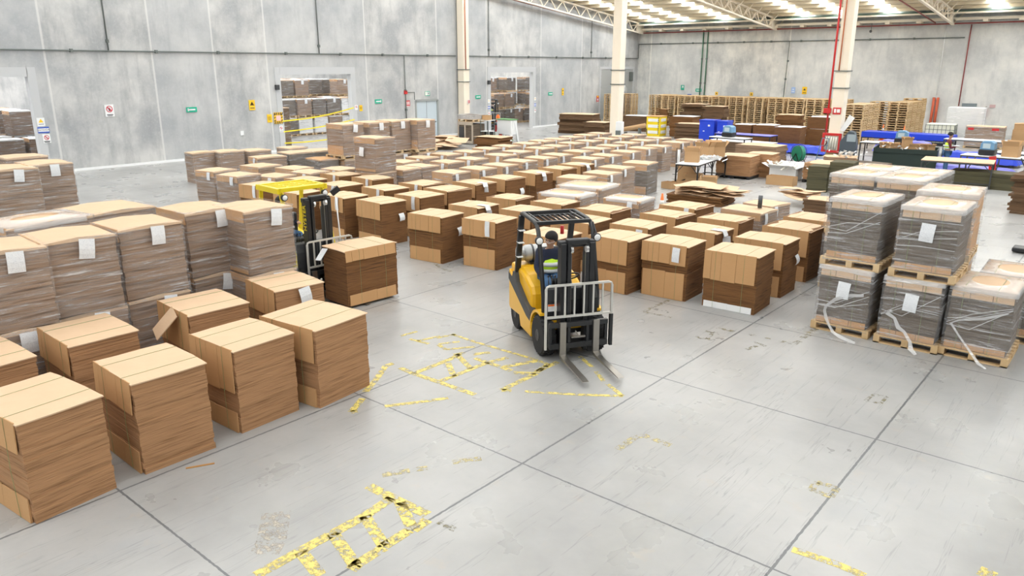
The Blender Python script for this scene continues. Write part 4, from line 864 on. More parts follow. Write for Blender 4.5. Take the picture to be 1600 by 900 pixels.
# ------------------------------------------------------------ people
def skin(name, V, Ed, rad, m, parent, root=0, sub=1):
    me = bpy.data.meshes.new(name); me.from_pydata([tuple(v) for v in V], Ed, []); me.materials.append(m)
    o = bpy.data.objects.new(name, me); COL.objects.link(o); o.parent = parent
    o.modifiers.new('skin', 'SKIN'); sv = me.skin_vertices
    if not sv: me.attributes.new
    lay = me.skin_vertices[0].data if me.skin_vertices else None
    if lay is None:
        bpy.context.view_layer.objects.active = o; bpy.ops.object.mode_set(mode='OBJECT'); lay = me.skin_vertices[0].data
    for i, r in enumerate(rad):
        lay[i].radius = r if isinstance(r, (tuple, list)) else (r, r); lay[i].use_root = (i == root)
    o.modifiers['skin'].use_smooth_shade = True
    s = o.modifiers.new('sub', 'SUBSURF'); s.levels = s.render_levels = sub
    return o
def person(loc, rz, J, label, top, legs, vest=None, cap=False, glasses=False, group=None, hair=M_HAIR):
    """J: joints in local metres, facing +X, left is +Y"""
    o = empty('person', loc, rz, label, 'person', group)
    P = {k: Vector(v) for k, v in J.items()}
    hd = P['head']; nk = P['neck']; look = P['look'].normalized(); up = (hd - nk).normalized(); side = up.cross(look).normalized()
    V = []; E = []; Rr = []; ix = {}
    def v(k, p, r, par=None):
        ix[k] = len(V); V.append(p); Rr.append(r)
        if par is not None: E.append((ix[par], ix[k]))
    v('pelvis', P['pelvis'], (.15, .12)); v('waist', P['pelvis'].lerp(P['chest'], .5), (.14, .11), 'pelvis'); v('chest', P['chest'], (.17, .12), 'waist'); v('neckb', P['chest'].lerp(nk, .75), (.08, .07), 'chest')
    v('neck', nk, .058, 'neckb'); v('jaw', nk + up * .075 + look * .012, (.066, .07), 'neck'); v('face', hd, (.078, .092), 'jaw'); v('crown', hd + up * .075 - look * .012, (.068, .08), 'face')
    v('nose', hd + look * .098 - up * .012, .017, 'face'); v('earl', hd + side * .088 - look * .005, .018, 'face'); v('earr', hd - side * .088 - look * .005, .018, 'face')
    for s in 'LR':
        v('sh' + s, P['sh' + s], .062, 'chest'); v('el' + s, P['el' + s], .044, 'sh' + s); v('wr' + s, P['wr' + s], .030, 'el' + s)
        hv = (P['wr' + s] - P['el' + s]).normalized(); hv = P.get('hd' + s, P['wr' + s] + hv * .09) - P['wr' + s]; hv = hv.normalized()
        ax = hv.cross(Vector((0, 0, 1)));
        if ax.length < .1: ax = Vector((0, 1, 0))
        ax.normalize(); dn = Vector((0, 0, -1)) if abs(hv.z) < .8 else look * 1
        v('pa' + s, P['wr' + s] + hv * .05, (.036, .024), 'wr' + s)
        for f in range(4):
            t = ax * ((f - 1.5) * .021); L = (.062, .074, .07, .055)[f]
            v('k%d%s' % (f, s), P['wr' + s] + hv * .09 + t, .0095, 'pa' + s); v('f%d%s' % (f, s), P['wr' + s] + hv * (.09 + L * .55) + t + dn * .02, .0088, 'k%d%s' % (f, s)); v('g%d%s' % (f, s), P['wr' + s] + hv * (.09 + L * .8) + t + dn * .045, .0078, 'f%d%s' % (f, s))
        v('t1' + s, P['wr' + s] + hv * .04 - ax * .036 + dn * .012, .012, 'pa' + s); v('t2' + s, P['wr' + s] + hv * .075 - ax * .05 + dn * .03, .010, 't1' + s)
        v('hp' + s, P['hp' + s], .095, 'pelvis'); v('kn' + s, P['kn' + s], .062, 'hp' + s); v('an' + s, P['an' + s], .042, 'kn' + s); v('toe' + s, P['an' + s] + P.get('foot', Vector((1, 0, 0))) * .13 + Vector((0, 0, -.03)), .035, 'an' + s)
    skin('body', V, E, Rr, M_SKIN, o)
    def sub(name, keys, edges, grow, m, extra=()):
        idx = {k: i for i, k in enumerate(keys)}
        rr = []
        for k in keys:
            q = Rr[ix[k]]; q = q if isinstance(q, tuple) else (q, q); rr.append((q[0] + grow, q[1] + grow))
        vv = [V[ix[k]] for k in keys]
        return skin(name, vv, [(idx[a], idx[b]) for a, b in edges], rr, m, o)
    tk = ['chest', 'waist', 'pelvis', 'neckb', 'shL', 'elL', 'wrL', 'shR', 'elR', 'wrR']
    sub('jacket', tk, [('chest', 'waist'), ('waist', 'pelvis'), ('chest', 'neckb'), ('chest', 'shL'), ('shL', 'elL'), ('elL', 'wrL'), ('chest', 'shR'), ('shR', 'elR'), ('elR', 'wrR')], .014, top)
    sub('trousers', ['pelvis', 'hpL', 'knL', 'anL', 'hpR', 'knR', 'anR'], [('pelvis', 'hpL'), ('hpL', 'knL'), ('knL', 'anL'), ('pelvis', 'hpR'), ('hpR', 'knR'), ('knR', 'anR')], .014, legs)
    for s in 'LR':
        a = V[ix['an' + s]]; t = V[ix['toe' + s]]; skin('shoe', [a + Vector((0, 0, .02)), a + Vector((-.03, 0, -.035)), t, t + (t - a) * .45], [(0, 1), (1, 2), (2, 3)], [.052, .05, .048, .04], M_DGREY, o)
    if vest:
        sk2 = ['chest', 'waist', 'pelvis'];
        c, w_, p = P['chest'], P['pelvis'].lerp(P['chest'], .5), P['pelvis']
        skin('hi_vis_vest', [c + (c - w_) * .12, c - (c - w_) * .35, w_, p + (w_ - p) * .15], [(0, 1), (1, 2), (2, 3)], [(.19, .14), (.21, .16), (.195, .16), (.19, .155)] if vest == 1 else [(.05, .05), (.215, .165), (.20, .16), (.19, .155)], M_HIVIS, o)
        for f_ in (.42, .8):
            q = c.lerp(p, f_ * .8); MB().lathe([(.203 - .02 * (f_ > .5), -.028), (.209 - .02 * (f_ > .5), 0), (.203 - .02 * (f_ > .5), .028)], q, 20).build('reflective_band', M_REFL, o, smooth=True)
    # hair: a cap over crown and back of the head
    hb = MB(); q = hd + up * .045 - look * .022; Mh = Matrix((look, side, up)).transposed().to_4x4(); Mh.translation = q
    n, mm = 18, 10; vs = []; rr = random.Random(3)
    for i in range(mm + 1):
        th = math.pi * .62 * i / mm
        for k in range(n):
            a = 2 * math.pi * k / n; ln = th * (1.0 if math.cos(a) < .3 else .72)
            vs.append(((.108 + rr.uniform(-.004, .004)) * math.sin(ln) * math.cos(a), .092 * math.sin(ln) * math.sin(a), .105 * math.cos(ln)))
    hb.add(vs, [(i * n + k, i * n + (k + 1) % n, (i + 1) * n + (k + 1) % n, (i + 1) * n + k) for i in range(mm) for k in range(n)], Mh); h = hb.build('hair', hair, o, smooth=True)
    sl = h.modifiers.new('thick', 'SOLIDIFY'); sl.thickness = .02; sl.offset = -1
    eb = MB()
    for s in (-1, 1): eb.ball(hd + look * .083 + side * .032 * s + up * .008, .011, 8, 6)
    eb.build('eyes', M_BLACK, o, smooth=True)
    bb = MB()
    for s in (-1, 1): bb.bar(hd + look * .088 + side * .016 * s + up * .032, hd + look * .08 + side * .052 * s + up * .03, .008, .008)
    bb.build('eyebrows', M_HAIR, o)
    MB().bar(hd + look * .086 - side * .022 - up * .05, hd + look * .086 + side * .022 - up * .05, .007, .007).build('mouth', mat('lips', (.30, .10, .08), .5), o)
    if glasses:
        gb = MB()
        for s in (-1, 1):
            cc = hd + look * .104 + side * .034 * s + up * .006; gb.tube([cc + side * .026 * math.cos(t * .785) + up * .017 * math.sin(t * .785) for t in range(9)], .0028, 5); gb.bar(cc + side * .026 * s, hd + side * .094 * s + up * .01, .004)
        gb.build('safety_glasses', M_WHITE, o)
    return o
SIT = dict(pelvis=(0, 0, .0), chest=(-.02, 0, .38), neck=(-.01, 0, .53), head=(.03, -.01, .655), look=(.55, -.8, -.18), shL=(-.02, .17, .45), shR=(-.02, -.17, .45), elL=(.12, .25, .22), elR=(.05, -.27, .20), wrL=(.38, .16, .27), wrR=(.24, -.22, .06),
           hpL=(.06, .10, -.02), hpR=(.06, -.10, -.02), knL=(.42, .17, .03), knR=(.42, -.19, .03), anL=(.50, .14, -.36), anR=(.50, -.14, -.36))

# ------------------------------------------------------------ forklifts
def wheel(p, r, w, parent, name='front_wheel'):
    b = MB(); prof = [(r * .55, -w / 2), (r * .93, -w / 2), (r, -w / 2 + .03), (r, w / 2 - .03), (r * .93, w / 2), (r * .55, w / 2)]
    b.lathe(prof, p, 28, 'y')
    for k in range(26):      # tread lugs
        a = 2 * math.pi * k / 26
        for s in (-1, 1):
            M = Matrix.Translation(p) @ Matrix.Rotation(a + s * .06, 4, 'Y') @ Matrix.Translation((r + .004, s * w * .22, 0)) @ Matrix.Rotation(s * .5, 4, 'X')
            b.box(-.014, .012, -w * .22, w * .22, -.016, .016, M)
    t = b.build(name, M_RUBBER, parent)
    MB().lathe([(.02, -w / 2 - .004), (r * .28, -w / 2 - .01), (r * .34, -w / 2 + .02), (r * .56, -w / 2 + .035), (r * .56, w / 2 - .035), (r * .34, w / 2 - .02), (r * .28, w / 2 + .01), (.02, w / 2 + .004)], p, 20, 'y').build('rim', M_BLACK, t, smooth=False)
def forklift(loc, rz, label, kind=0, lift=.0, guard_h=2.14, mast_h=1.98):
    """+X is the fork side; origin on the floor under the front axle. kind 0: black guard; 1: yellow guard; 2: far simple one"""
    o = empty('forklift', loc, rz, label, 'forklift', None)
    yel = M_YEL if kind != 1 else M_YEL2; gm = M_YEL2 if kind == 1 else M_BLACK
    for s in (-1, 1):
        wheel((0, s * .44, .33), .33, .22, o); wheel((-1.38, s * .43, .28), .28, .19, o, 'rear_wheel')
    # chassis side frames (yellow), sloping from counterweight down to the front step
    for s in (-1, 1):
        y0, y1 = (.40, .54) if s > 0 else (-.54, -.40)
        MB().prism([(-1.72, 1.04), (-1.72, .34), (-1.66, .30), (-1.1, .30) if 0 else (-1.08, .34), (-1.0, .16), (-.40, .16), (-.36, .42), (-.52, .55), (-.62, .62)], y0, y1, 'xz').build('side_frame', yel, o, bevel=.015)
        MB().prism([(-1.74, .98), (-1.74, .84), (-.66, .46), (-.42, .42), (-.42, .58), (-.76, .68), (-1.24, .90), (-1.34, 1.06), (-1.46, 1.06), (-1.52, .94)], y0 * 1.01, y1 * 1.01, 'xz').build('black_side_stripe', M_DGREY, o, bevel=.01)
        MB().prism([(-.62, .58), (-.60, .30), (-.40, .30), (-.38, .58)], y0 * .99, y1 * 1.012, 'xz').build('step_recess', M_BLACK, o)
        # front fender: arched band
        n = 9; out = [(.0 + .44 * math.cos(R(95 + k * 11) ), .33 + .43 * math.sin(R(95 + k * 11))) for k in range(n)]; inn = [(.395 * math.cos(R(95 + k * 11)), .33 + .385 * math.sin(R(95 + k * 11))) for k in range(n)]
        MB().prism([(.12, .74)] + out + list(reversed(inn)) + [(.12, .70)], s * .33 - (.22 if s < 0 else 0), s * .33 + (.22 if s > 0 else 0), 'xz').build('fender', yel, o)
    # counterweight with rounded back
    cw = MB(); pr = []
    for k in range(9): a = R(-90 + k * 22.5); pr.append((-1.62 - .33 * math.cos(a) * 1.0, .52 * math.sin(a)))
    poly = [(-1.36, -.53)] + pr + [(-1.36, .53)]
    cw.prism(poly, .30, 1.02, 'xy'); cw.build('counterweight', yel if kind != 1 else M_DGREY, o, bevel=.06)
    MB().prism([(-1.36, -.50), (-1.72, -.50), (-1.86, -.3), (-1.86, .3), (-1.72, .5), (-1.36, .50)], 1.0, 1.16, 'xy').build('counterweight_top', yel, o, bevel=.05)
    # engine hood
    MB().prism([(-1.42, .45), (-1.42, 1.12), (-1.30, 1.16), (-.98, 1.10), (-.64, .98), (-.56, .86), (-.56, .5)], -.47, .47, 'xz').build('engine_hood', yel, o, bevel=.07)
    MB().box(-1.45, -.3, -.38, .38, .2, .5).build('chassis', M_BLACK, o)
    MB().box(-.58, .12, -.40, .40, .36, .44).build('floor_plate', M_BLACK, o)
    # cowl / dashboard
    cm = M_DGREY if kind == 1 else M_BLACK
    MB().prism([(.10, .44), (.16, .44), (.16, .95), (.08, 1.12), (-.06, 1.14), (-.04, 1.05), (.04, .95)], -.44, .44, 'xz').build('cowl', cm, o, bevel=.015)
    if kind != 1:
        MB().box(.161, .167, -.36, .40, .46, .62).build('front_panel', yel, o); 
        MB().box(.165, .172, -.43, -.12, .78, .9).build('warning_plate', M_WHITE, o)
        MB().box(.168, .176, -.43, -.12, .87, .9).build('warning_plate_stripe', M_ORANGE, o)
    # seat
    MB().box(-.98, -.52, -.24, .24, 1.0, 1.12).build('seat', M_BLACK, o, bevel=.04); MB().box(-1.05, -.94, -.23, .23, 1.08, 1.58).build('seat_back', M_BLACK, o, bevel=.04)
    # steering wheel
    b = MB(); c = Vector((-.14, .05, 1.26)); ax = Vector((-.55, 0, .83)).normalized(); u = Vector((0, 1, 0)); v = ax.cross(u)
    b.tube([c + u * .16 * math.cos(2 * math.pi * k / 16) + v * .16 * math.sin(2 * math.pi * k / 16) for k in range(17)], .013, 6); b.tube([c, c - ax * .28], .02, 6)
    for k in range(3): b.bar(c, c + u * .16 * math.cos(k * 2.09) + v * .16 * math.sin(k * 2.09), .014)
    b.build('steering_wheel', M_BLACK, o, smooth=True)
    for k, y in enumerate((-.30, -.36, -.24)): MB().tube([(.0, y, 1.08), (-.04, y, 1.30)], .008, 5).ball((-.045, y, 1.31), .018, 8, 6).build('control_lever', M_BLACK, o, smooth=True)
    # gas tank
    if kind != 1:
        tk = MB().lathe([(.02, -.34), (.10, -.335), (.150, -.27), (.155, -.05), (.155, .15), (.150, .24), (.10, .31), (.02, .315)], (-1.58, 0, 1.34), 20, 'y').build('gas_tank', M_TANK, o, smooth=True)
        MB().lathe([(.115, -.42), (.135, -.42), (.135, -.32), (.115, -.32)], (-1.58, 0, 1.34), 20, 'y').build('tank_collar', M_TANK, tk)
        for y in (-.16, .16): MB().lathe([(.158, y - .015), (.165, y - .015), (.165, y + .015), (.158, y + .015)], (-1.58, 0, 1.34), 20, 'y').build('tank_strap', M_DGREY, tk)
        MB().box(-1.74, -1.42, -.22, .22, 1.14, 1.2).build('tank_bracket', M_BLACK, o)
    # overhead guard
    gh = guard_h
    for s in (-1, 1):
        y = s * .47
        MB().bar((-1.42, y, 1.0), (-1.16, y, gh - .02), .075, .10, (0, 1, 0)).build('rear_pillar', gm, o, bevel=.015) if kind != 1 else MB().bar((-1.30, y, 1.0), (-1.10, y, gh - .02), .05, .07, (0, 1, 0)).build('rear_pillar', gm, o)
        if kind != 1:
            pts = [(.08, y, .52), (.05, y, 1.0), (-.14, y, 1.72), (-.24, y, gh - .12), (-.34, y, gh - .02), (-.5, y, gh + .01), (-1.05, y, gh + .03), (-1.16, y, gh + .01)]
            MB().tube(pts, .038, 8).build('front_pillar', gm, o, smooth=True)
        else:
            MB().bar((.06, y, .95), (-.30, y, gh - .02), .055, .075, (0, 1, 0)).build('front_pillar', gm, o, bevel=.01)
            MB().bar((.08, y, .95), (.09, y, .35), .06, .09, (0, 1, 0)).build('lower_pillar', gm, o)
    b = MB()
    if kind != 1:
        b.bar((-.33, -.47, gh), (-.33, .47, gh), .06, .06).bar((-1.12, -.47, gh + .02), (-1.12, .47, gh + .02), .07, .07).bar((-.86, -.46, gh + .02), (-.86, .46, gh + .02), .03, .03)
        for s in (-1, 1): b.bar((-.30, s * .38, gh), (-1.12, s * .38, gh + .02), .03, .04)
        for k in range(7): y = -.27 + k * .09; b.bar((-.34, y, gh), (-.87, y, gh + .02), .016, .045)
    else:
        b.box(-1.14, -1.06, -.53, .53, gh - .06, gh + .02).box(-.30, -.22, -.53, .53, gh - .06, gh + .02)
        for s in (-1, 1): b.box(-1.14, -.22, s * .53 - .04, s * .53 + .04, gh - .09, gh + .02)
        for k in range(4): x = -.95 + k * .17; b.box(x, x + .05, -.5, .5, gh - .035, gh + .01)
        for k in range(2): y = -.2 + k * .36; b.box(-1.1, -.26, y, y + .05, gh - .045, gh)
    b.build('guard_roof', gm, o, bevel=.006)
    # lamps on the guard
    for s in (-1, 1):
        c = (-.12, s * .50, gh - .24) if kind != 1 else (-.17, s * .46, gh - .16)
        l = MB().lathe([(.02, -.05), (.06, -.045), (.072, .02), (.066, .035), (.02, .036)], c, 16, 'x').build('work_lamp', M_BLACK, o)
        MB().lathe([(.01, .036), (.055, .037), (.05, .045), (.01, .05)], c, 16, 'x').build('lamp_lens', M_WHITE, l, smooth=True)
        MB().bar((c[0] - .02, c[1], c[2] + .06), (-.30, c[1], gh - .02), .02).build('lamp_bracket', gm, o)
    if kind == 0:
        MB().tube([(-.95, .2, gh - .2), (-.95, .2, gh - .34)], .035, 8).build('beacon', M_RED, o, smooth=True)
        b = MB()
        for z in (1.35, 1.62, 1.85): b.box(-1.46 + (z - 1) * .23, -1.30 + (z - 1) * .23, -.52, -.42, z, z + .015)
        b.build('cable_ties', M_WHITE, o)
    # mast
    mh = mast_h; xm = .27
    for s in (-1, 1):
        y = s * .24
        b = MB().box(xm - .09, xm + .09, y - .045, y + .045, .10, mh - .05)
        b.build('outer_mast_rail', M_BLACK, o, bevel=.01)
        MB().box(xm - .03, xm + .11, y - s * .09 - .03, y - s * .09 + .03, .14, mh - .02).build('inner_mast_rail', M_BLACK, o, bevel=.008)
        MB().tube([(xm - .12, y - s * .06, .2), (xm - .12, y - s * .06, mh - .25)], .028, 8).build('lift_cylinder', M_DGREY, o, smooth=True)
        MB().lathe([(.01, -.02), (.055, -.02), (.055, .02), (.01, .02)], (xm + .12, s * .13, mh - .14), 14, 'y').build('chain_pulley', M_CHROME, o)
        MB().box(xm + .085, xm + .10, s * .13 - .015, s * .13 + .015, .55, mh - .16).build('lift_chain', M_STEEL, o)
    MB().box(xm - .10, xm + .04, -.30, .30, mh - .12, mh - .02).build('mast_top_bar', M_BLACK, o, bevel=.02)
    b = MB(); b.box(xm - .02, xm + .11, -.19, .19, mh - .07, mh + .02); b.build('inner_mast_bar', M_BLACK, o, bevel=.02)
    MB().box(xm - .08, xm + .02, -.28, .28, .62, .72).box(xm - .08, xm + .02, -.28, .28, .22, .32).build('mast_cross_bar', M_BLACK, o)
    if kind == 1:
        M = Matrix.Translation((xm + .0, -.2855, mh * .66)) @ Matrix(((0, 0, 0, 0), (0, 0, 0, 0), (0, 0, 0, 0), (0, 0, 0, 1)))
        Mt = Matrix.Translation((xm + .012, -.292, mh * .80)) @ Matrix(((0, -1, 0, 0), (0, 0, -1, 0), (1, 0, 0, 0), (0, 0, 0, 1)))
        text_part('HYSTER', .15, M_YEL2, o, Mt, 'mast_lettering', .004)
        MB().tube([(xm + .15, .36, mh - .05), (xm + .2, .4, .8)], .014, 6).build('signal_rod', M_WHITE, o, smooth=True)
        MB().bar((xm + .1, .3, mh + .02), (xm + .12, .46, mh + .12), .05, .12).build('mast_top_hook', M_BLACK, o)
    # carriage, forks, load backrest
    zc = lift; xc = xm + .17
    b = MB().box(xc - .04, xc + .03, -.50, .50, zc + .50, zc + .58).box(xc - .04, xc + .03, -.50, .50, zc + .14, zc + .23)
    for y in (-.48, -.16, .16, .48): b.box(xc - .05, xc + .01, y - .025, y + .025, zc + .16, zc + .56)
    b.build('carriage', M_BLACK, o, bevel=.006)
    MB().box(xc - .02, xc + .005, -.12, .12, zc + .30, zc + .33).bar((xc - .01, -.05, zc + .42), (xc - .01, .02, zc + .30), .02).build('carriage_latch', M_STEEL, o)
    for s in (-1, 1):
        y = s * .285
        MB().prism([(xc + .03, zc + .60), (xc + .03, zc + .02), (xc + .06, zc - .01), (xc + 1.06, zc - .01), (xc + 1.08, zc + .0), (xc + .9, zc + .012), (xc + .2, zc + .032), (xc + .075, zc + .055), (xc + .07, zc + .6)], y - .052, y + .052, 'xz', None).build('fork', M_STEEL, o, bevel=.004)
    bm = M_SILVER; yb = .56 if kind != 1 else .52; b = MB(); t = .034; zt = zc + 1.20
    b.bar((xc, -yb, zc + .14), (xc, -yb, zt - .05), t).bar((xc, yb, zc + (.60 if kind == 0 else .14)), (xc, yb, zt - .05), t).bar((xc, -yb + .05, zt), (xc, yb - .05, zt), t)
    b.tube([(xc, -yb, zt - .06), (xc, -yb + .015, zt - .015), (xc, -yb + .06, zt)], t * .55, 6).tube([(xc, yb, zt - .06), (xc, yb - .015, zt - .015), (xc, yb - .06, zt)], t * .55, 6)
    b.bar((xc, -yb, zc + .68), (xc, yb, zc + .68), t)
    for k in range(6): y = -yb + 2 * yb * (k + 1) / 7; b.bar((xc, y, zc + .68), (xc, y, zt), .026)
    if kind == 1: b.v = [(x + .04, y + .12, z) for x, y, z in b.v]
    b.build('load_backrest', bm, o)
    if kind == 0: MB().bar((xc, yb, zc + .12), (xc, yb, zc + .66), .06, .05).build('backrest_post', M_BLACK, o)
    return o
fdir = math.atan2(-.552, .834)
F1 = forklift((1.28, 6.82, 0), fdir, 'yellow and black forklift with empty forks and grey gas tank on the open floor', 0, .09)
def local(o, p): return Matrix.Translation(o.location) @ Matrix.Rotation(o.rotation_euler.z, 4, 'Z') @ Vector(p)
p = local(F1, (-.78, -.07, 1.09)); person(p, fdir, SIT, 'person in navy and neon yellow jacket and jeans driving the forklift with empty forks', M_NAVY, M_JEANS, vest=2, glasses=True)
F2 = forklift((-4.78, 6.12, 0), R(-5), 'forklift with bright yellow overhead guard and black lettered mast lifting a stack', 1, .03, 2.22, 2.10)
S2 = dict(SIT); S2['look'] = (.9, .2, -.2); p = local(F2, (-1.1, -.05, 1.13)); person(p, R(-5), S2, 'person with black hair seated in the forklift with the yellow guard', M_NAVY, M_JEANS)
open_stack((-3.72, 6.5), 1.22, .80, 1.12, R(86), 'strapped stack held on the forks of the second forklift', edge=M_EDGE, z0=.05, flap=.2, lap=.2, lab='', near=1)
q = tag(MB().bar((0, 0, 0), (.02, -.2, -.2), .17, .01, (0, 1, 0)).build('paper_sheet', M_PAPER, loc=(-4.0, 5.86, 1.13)), 'loose white paper hanging at the corner of the lifted stack', 'paper')
a3 = R(-65)
F3 = forklift((-30.6, 40.8, 0), R(-40), 'small distant forklift with a black cab seen in the far wall opening', 2, .05)
S3 = dict(SIT); S3['look'] = (1, 0, -.1); p = local(F3, (-.72, 0, 1.17)); person(p, R(-40), S3, 'person in a dark jacket with neon patches driving the distant forklift', M_NAVY, M_JEANS, vest=2)
# standing worker at the back right
STAND = dict(pelvis=(0, 0, .95), chest=(.01, 0, 1.33), neck=(.03, 0, 1.50), head=(.05, 0, 1.63), look=(1, -.1, -.25), shL=(.01, .18, 1.40), shR=(.01, -.18, 1.40), elL=(.04, .24, 1.12), elR=(.04, -.24, 1.12), wrL=(.28, .12, 1.16), wrR=(.28, -.12, 1.16),
             hpL=(0, .09, .90), hpR=(0, -.09, .90), knL=(.02, .10, .50), knR=(.03, -.11, .50), anL=(0, .10, .09), anR=(.02, -.12, .09))
pw_ = G(1480, 237, .93)
person((pw_.x, pw_.y, 0), R(25), STAND, 'standing person in a maroon shirt and neon yellow vest holding papers by the sheet table', M_MAROON, M_JEANS, vest=1)
tag(MB().box(-.11, .11, -.15, .15, -.01, .01).build('paper_sheet', M_PAPER, loc=(pw_.x + .3, pw_.y + .12, 1.2), rz=R(25)), 'grey paper held by the standing worker', 'paper')

# ------------------------------------------------------------ empty pallet stacks along the back wall
pal0 = pallet_mb(1.0, 1.2)
PM = pal0.mesh('pallet', M_PINE)
pal1 = MB(); 
for v_ in [0]: pal1 = pallet_mb(1.22, 1.0)
PM2 = pal1.mesh('pallet', M_PINE)
def pallet_stack(x, y, n, rot, which, me=PM):
    r = random.Random(int(x * 31 + y * 7))
    for k in range(n):
        o = bpy.data.objects.new('pallet', me); COL.objects.link(o); o.location = (x + r.uniform(-.02, .02), y + r.uniform(-.02, .02), k * .1475); o.rotation_euler = (0, 0, rot + R(r.uniform(-1.2, 1.2)))
        tag(o, 'pine pallet, %s from floor in %s' % (ORD[k + 1], which), 'pallet', 'empty pallets stacked by the back wall')
XL = (1007, 1031, 1056, 1082, 1108, 1135, 1163, 1195, 1227, 1257, 1285, 1311)
for i in range(11):
    q = onY((XL[i] + XL[i + 1] - 2.5) / 2, 190, 52.6); pallet_stack(q.x, 53.1 + (.5 if i < 1 else 0), 16, R((0, 1, -1, 0, 2, 0, -2, 0, 1, 0, 0)[i]), 'the %s stack of the long row' % ORD[i + 1], PM2)
for k in range(3): pallet_stack(-6.32, 47.1 + k * 1.06, 16, R(2), 'the %s stack beside the hose column' % ORD[k + 1], PM2)
pallet_stack(-6.25, 52.4, 16, 0, 'the stack wedged between the two files', PM2)
for k in range(4): pallet_stack(-5.0 + .03 * k, 52.0 + k * 1.08, 16 + (k == 3), R(1), 'the %s stack by the riser pipes' % ORD[k + 1], PM2)
for px, yy, w_ in ((957, 52.8, 'left'), (981, 54.3, 'right')):
    q = onY(px, 190, yy); pallet_stack(q.x, yy, 16, 0, 'the %s stack beside the middle column' % w_, PM2)

bk = MB(); rb = random.Random(5)
for i in range(11):      # further stacks hidden behind the long row
    q = onY((XL[i] + XL[i + 1] - 2.5) / 2, 190, 52.6)
    for k in range(16): bk.add(*(lambda p: (p.v, p.f))(pallet_mb(1.22, 1.0)), Matrix.Translation((q.x + .1 + rb.uniform(-.03, .03), 54.45 + (.5 if i < 1 else 0), k * .1475)))
tag(bk.build('pallets', M_PINE), 'further pine pallets stacked behind the long row by the back wall', 'pallets', None, 'stuff')

# ------------------------------------------------------------ goods in the neighbouring hall
def hall(y0, y1, x0, x1, word, tiers, seed, dark=False, kraftw=False):
    r = random.Random(seed); nx = int((x0 - x1) / 1.9); ny = int((y1 - y0) / 1.25)
    for i in range(nx):
        for j in range(ny):
            for t in range(tiers if i > 0 else max(1, tiers - 1)):
                x, y = x0 - i * 1.9, y0 + .6 + j * 1.25
                d_ = Matrix.Rotation(0, 3, 'Z')
                if t > 0 and r.random() < .12: break
                wrap_stack((x + r.uniform(-.06, .06), y + r.uniform(-.05, .05)), 1.0, 1.1, 1.22, R(r.uniform(-2, 2)), '%s tier load beyond the %s, %s row, %s along' % (ORD[t + 1], word, ORD[i + 1], ORD[j + 1]),
                           'pallet loads beyond the %s' % word, z0=t * 1.23, lab='x' if r.random() < .3 else '', flap=.14, lapb=0, pallet=not dark, top=M_WHITE if r.random() < .7 else M_TOP,
                           edge=M_DARKB if dark else r.choice((M_EDGEW, M_EDGEG, M_WHITE, M_EDGEG)), film=M_FILMT if r.random() < .5 else M_FILM)
# rows seen through the openings, running back from the wall
hall(4.2, 12.5, -34.5, -46, 'left opening', 2, 5, dark=True)
hall(24.3, 35.5, -37.5, -47.5, 'taped opening', 3, 8)
hall(43.2, 52.0, -34.0, -40.5, 'opening with the small forklift', 3, 9)
o = wrap_stack((-31.6, 23.0), 1.0, .9, 2.3, 0, 'tall dark brown board stack just inside the taped opening on the left', None, lab='', flap=0, edge=M_DARKB, film=M_FILM)

# ------------------------------------------------------------ work area at the back right
def sheets(c, w_, d_, H, rot, label, n=10, jit=.03, edge=M_EDGE, top=M_TOP, z0=0., group=None, pal=False, name='cardboard_pile', cat='cardboard pile', white=False):
    seedc[0] += 1; r = random.Random(seedc[0]); o = empty(name, (c[0], c[1], z0), rot, label, cat, group); z = 0
    if pal:
        MB().box(-w_ / 2, w_ / 2, -d_ / 2, d_ / 2, .09, .13).box(-w_ / 2, -w_ / 2 + .12, -d_ / 2, d_ / 2, 0, .09).box(w_ / 2 - .12, w_ / 2, -d_ / 2, d_ / 2, 0, .09).box(-.06, .06, -d_ / 2, d_ / 2, 0, .09).build('plastic_pallet', M_BLACK, o); z = .131
    b = MB(); hh = (H - z) / n
    for k in range(n):
        jx, jy, e = r.uniform(-jit, jit), r.uniform(-jit, jit), r.uniform(0, jit); b.box(-w_ / 2 + jx + e, w_ / 2 + jx - e, -d_ / 2 + jy, d_ / 2 + jy, z + k * hh, z + (k + 1) * hh - .002)
    b.build('sheet_pile', edge, o)
    b = MB(); q = .012; b.add([(-w_ / 2, -d_ / 2, H - .02), (0, -d_ / 2, H), (w_ / 2, -d_ / 2, H - .01), (w_ / 2, d_ / 2, H), (0, d_ / 2, H + .015), (-w_ / 2, d_ / 2, H - .01)] + [(-w_ / 2, -d_ / 2, H - .02 + q), (0, -d_ / 2, H + q), (w_ / 2, -d_ / 2, H - .01 + q), (w_ / 2, d_ / 2, H + q), (0, d_ / 2, H + .015 + q), (-w_ / 2, d_ / 2, H - .01 + q)],
        [(0, 5, 4, 1), (1, 4, 3, 2), (6, 7, 10, 11), (7, 8, 9, 10), (0, 1, 7, 6), (1, 2, 8, 7), (2, 3, 9, 8), (3, 4, 10, 9), (4, 5, 11, 10), (5, 0, 6, 11)])
    b.build('top_sheet', M_WHITE if white else top, o); return o
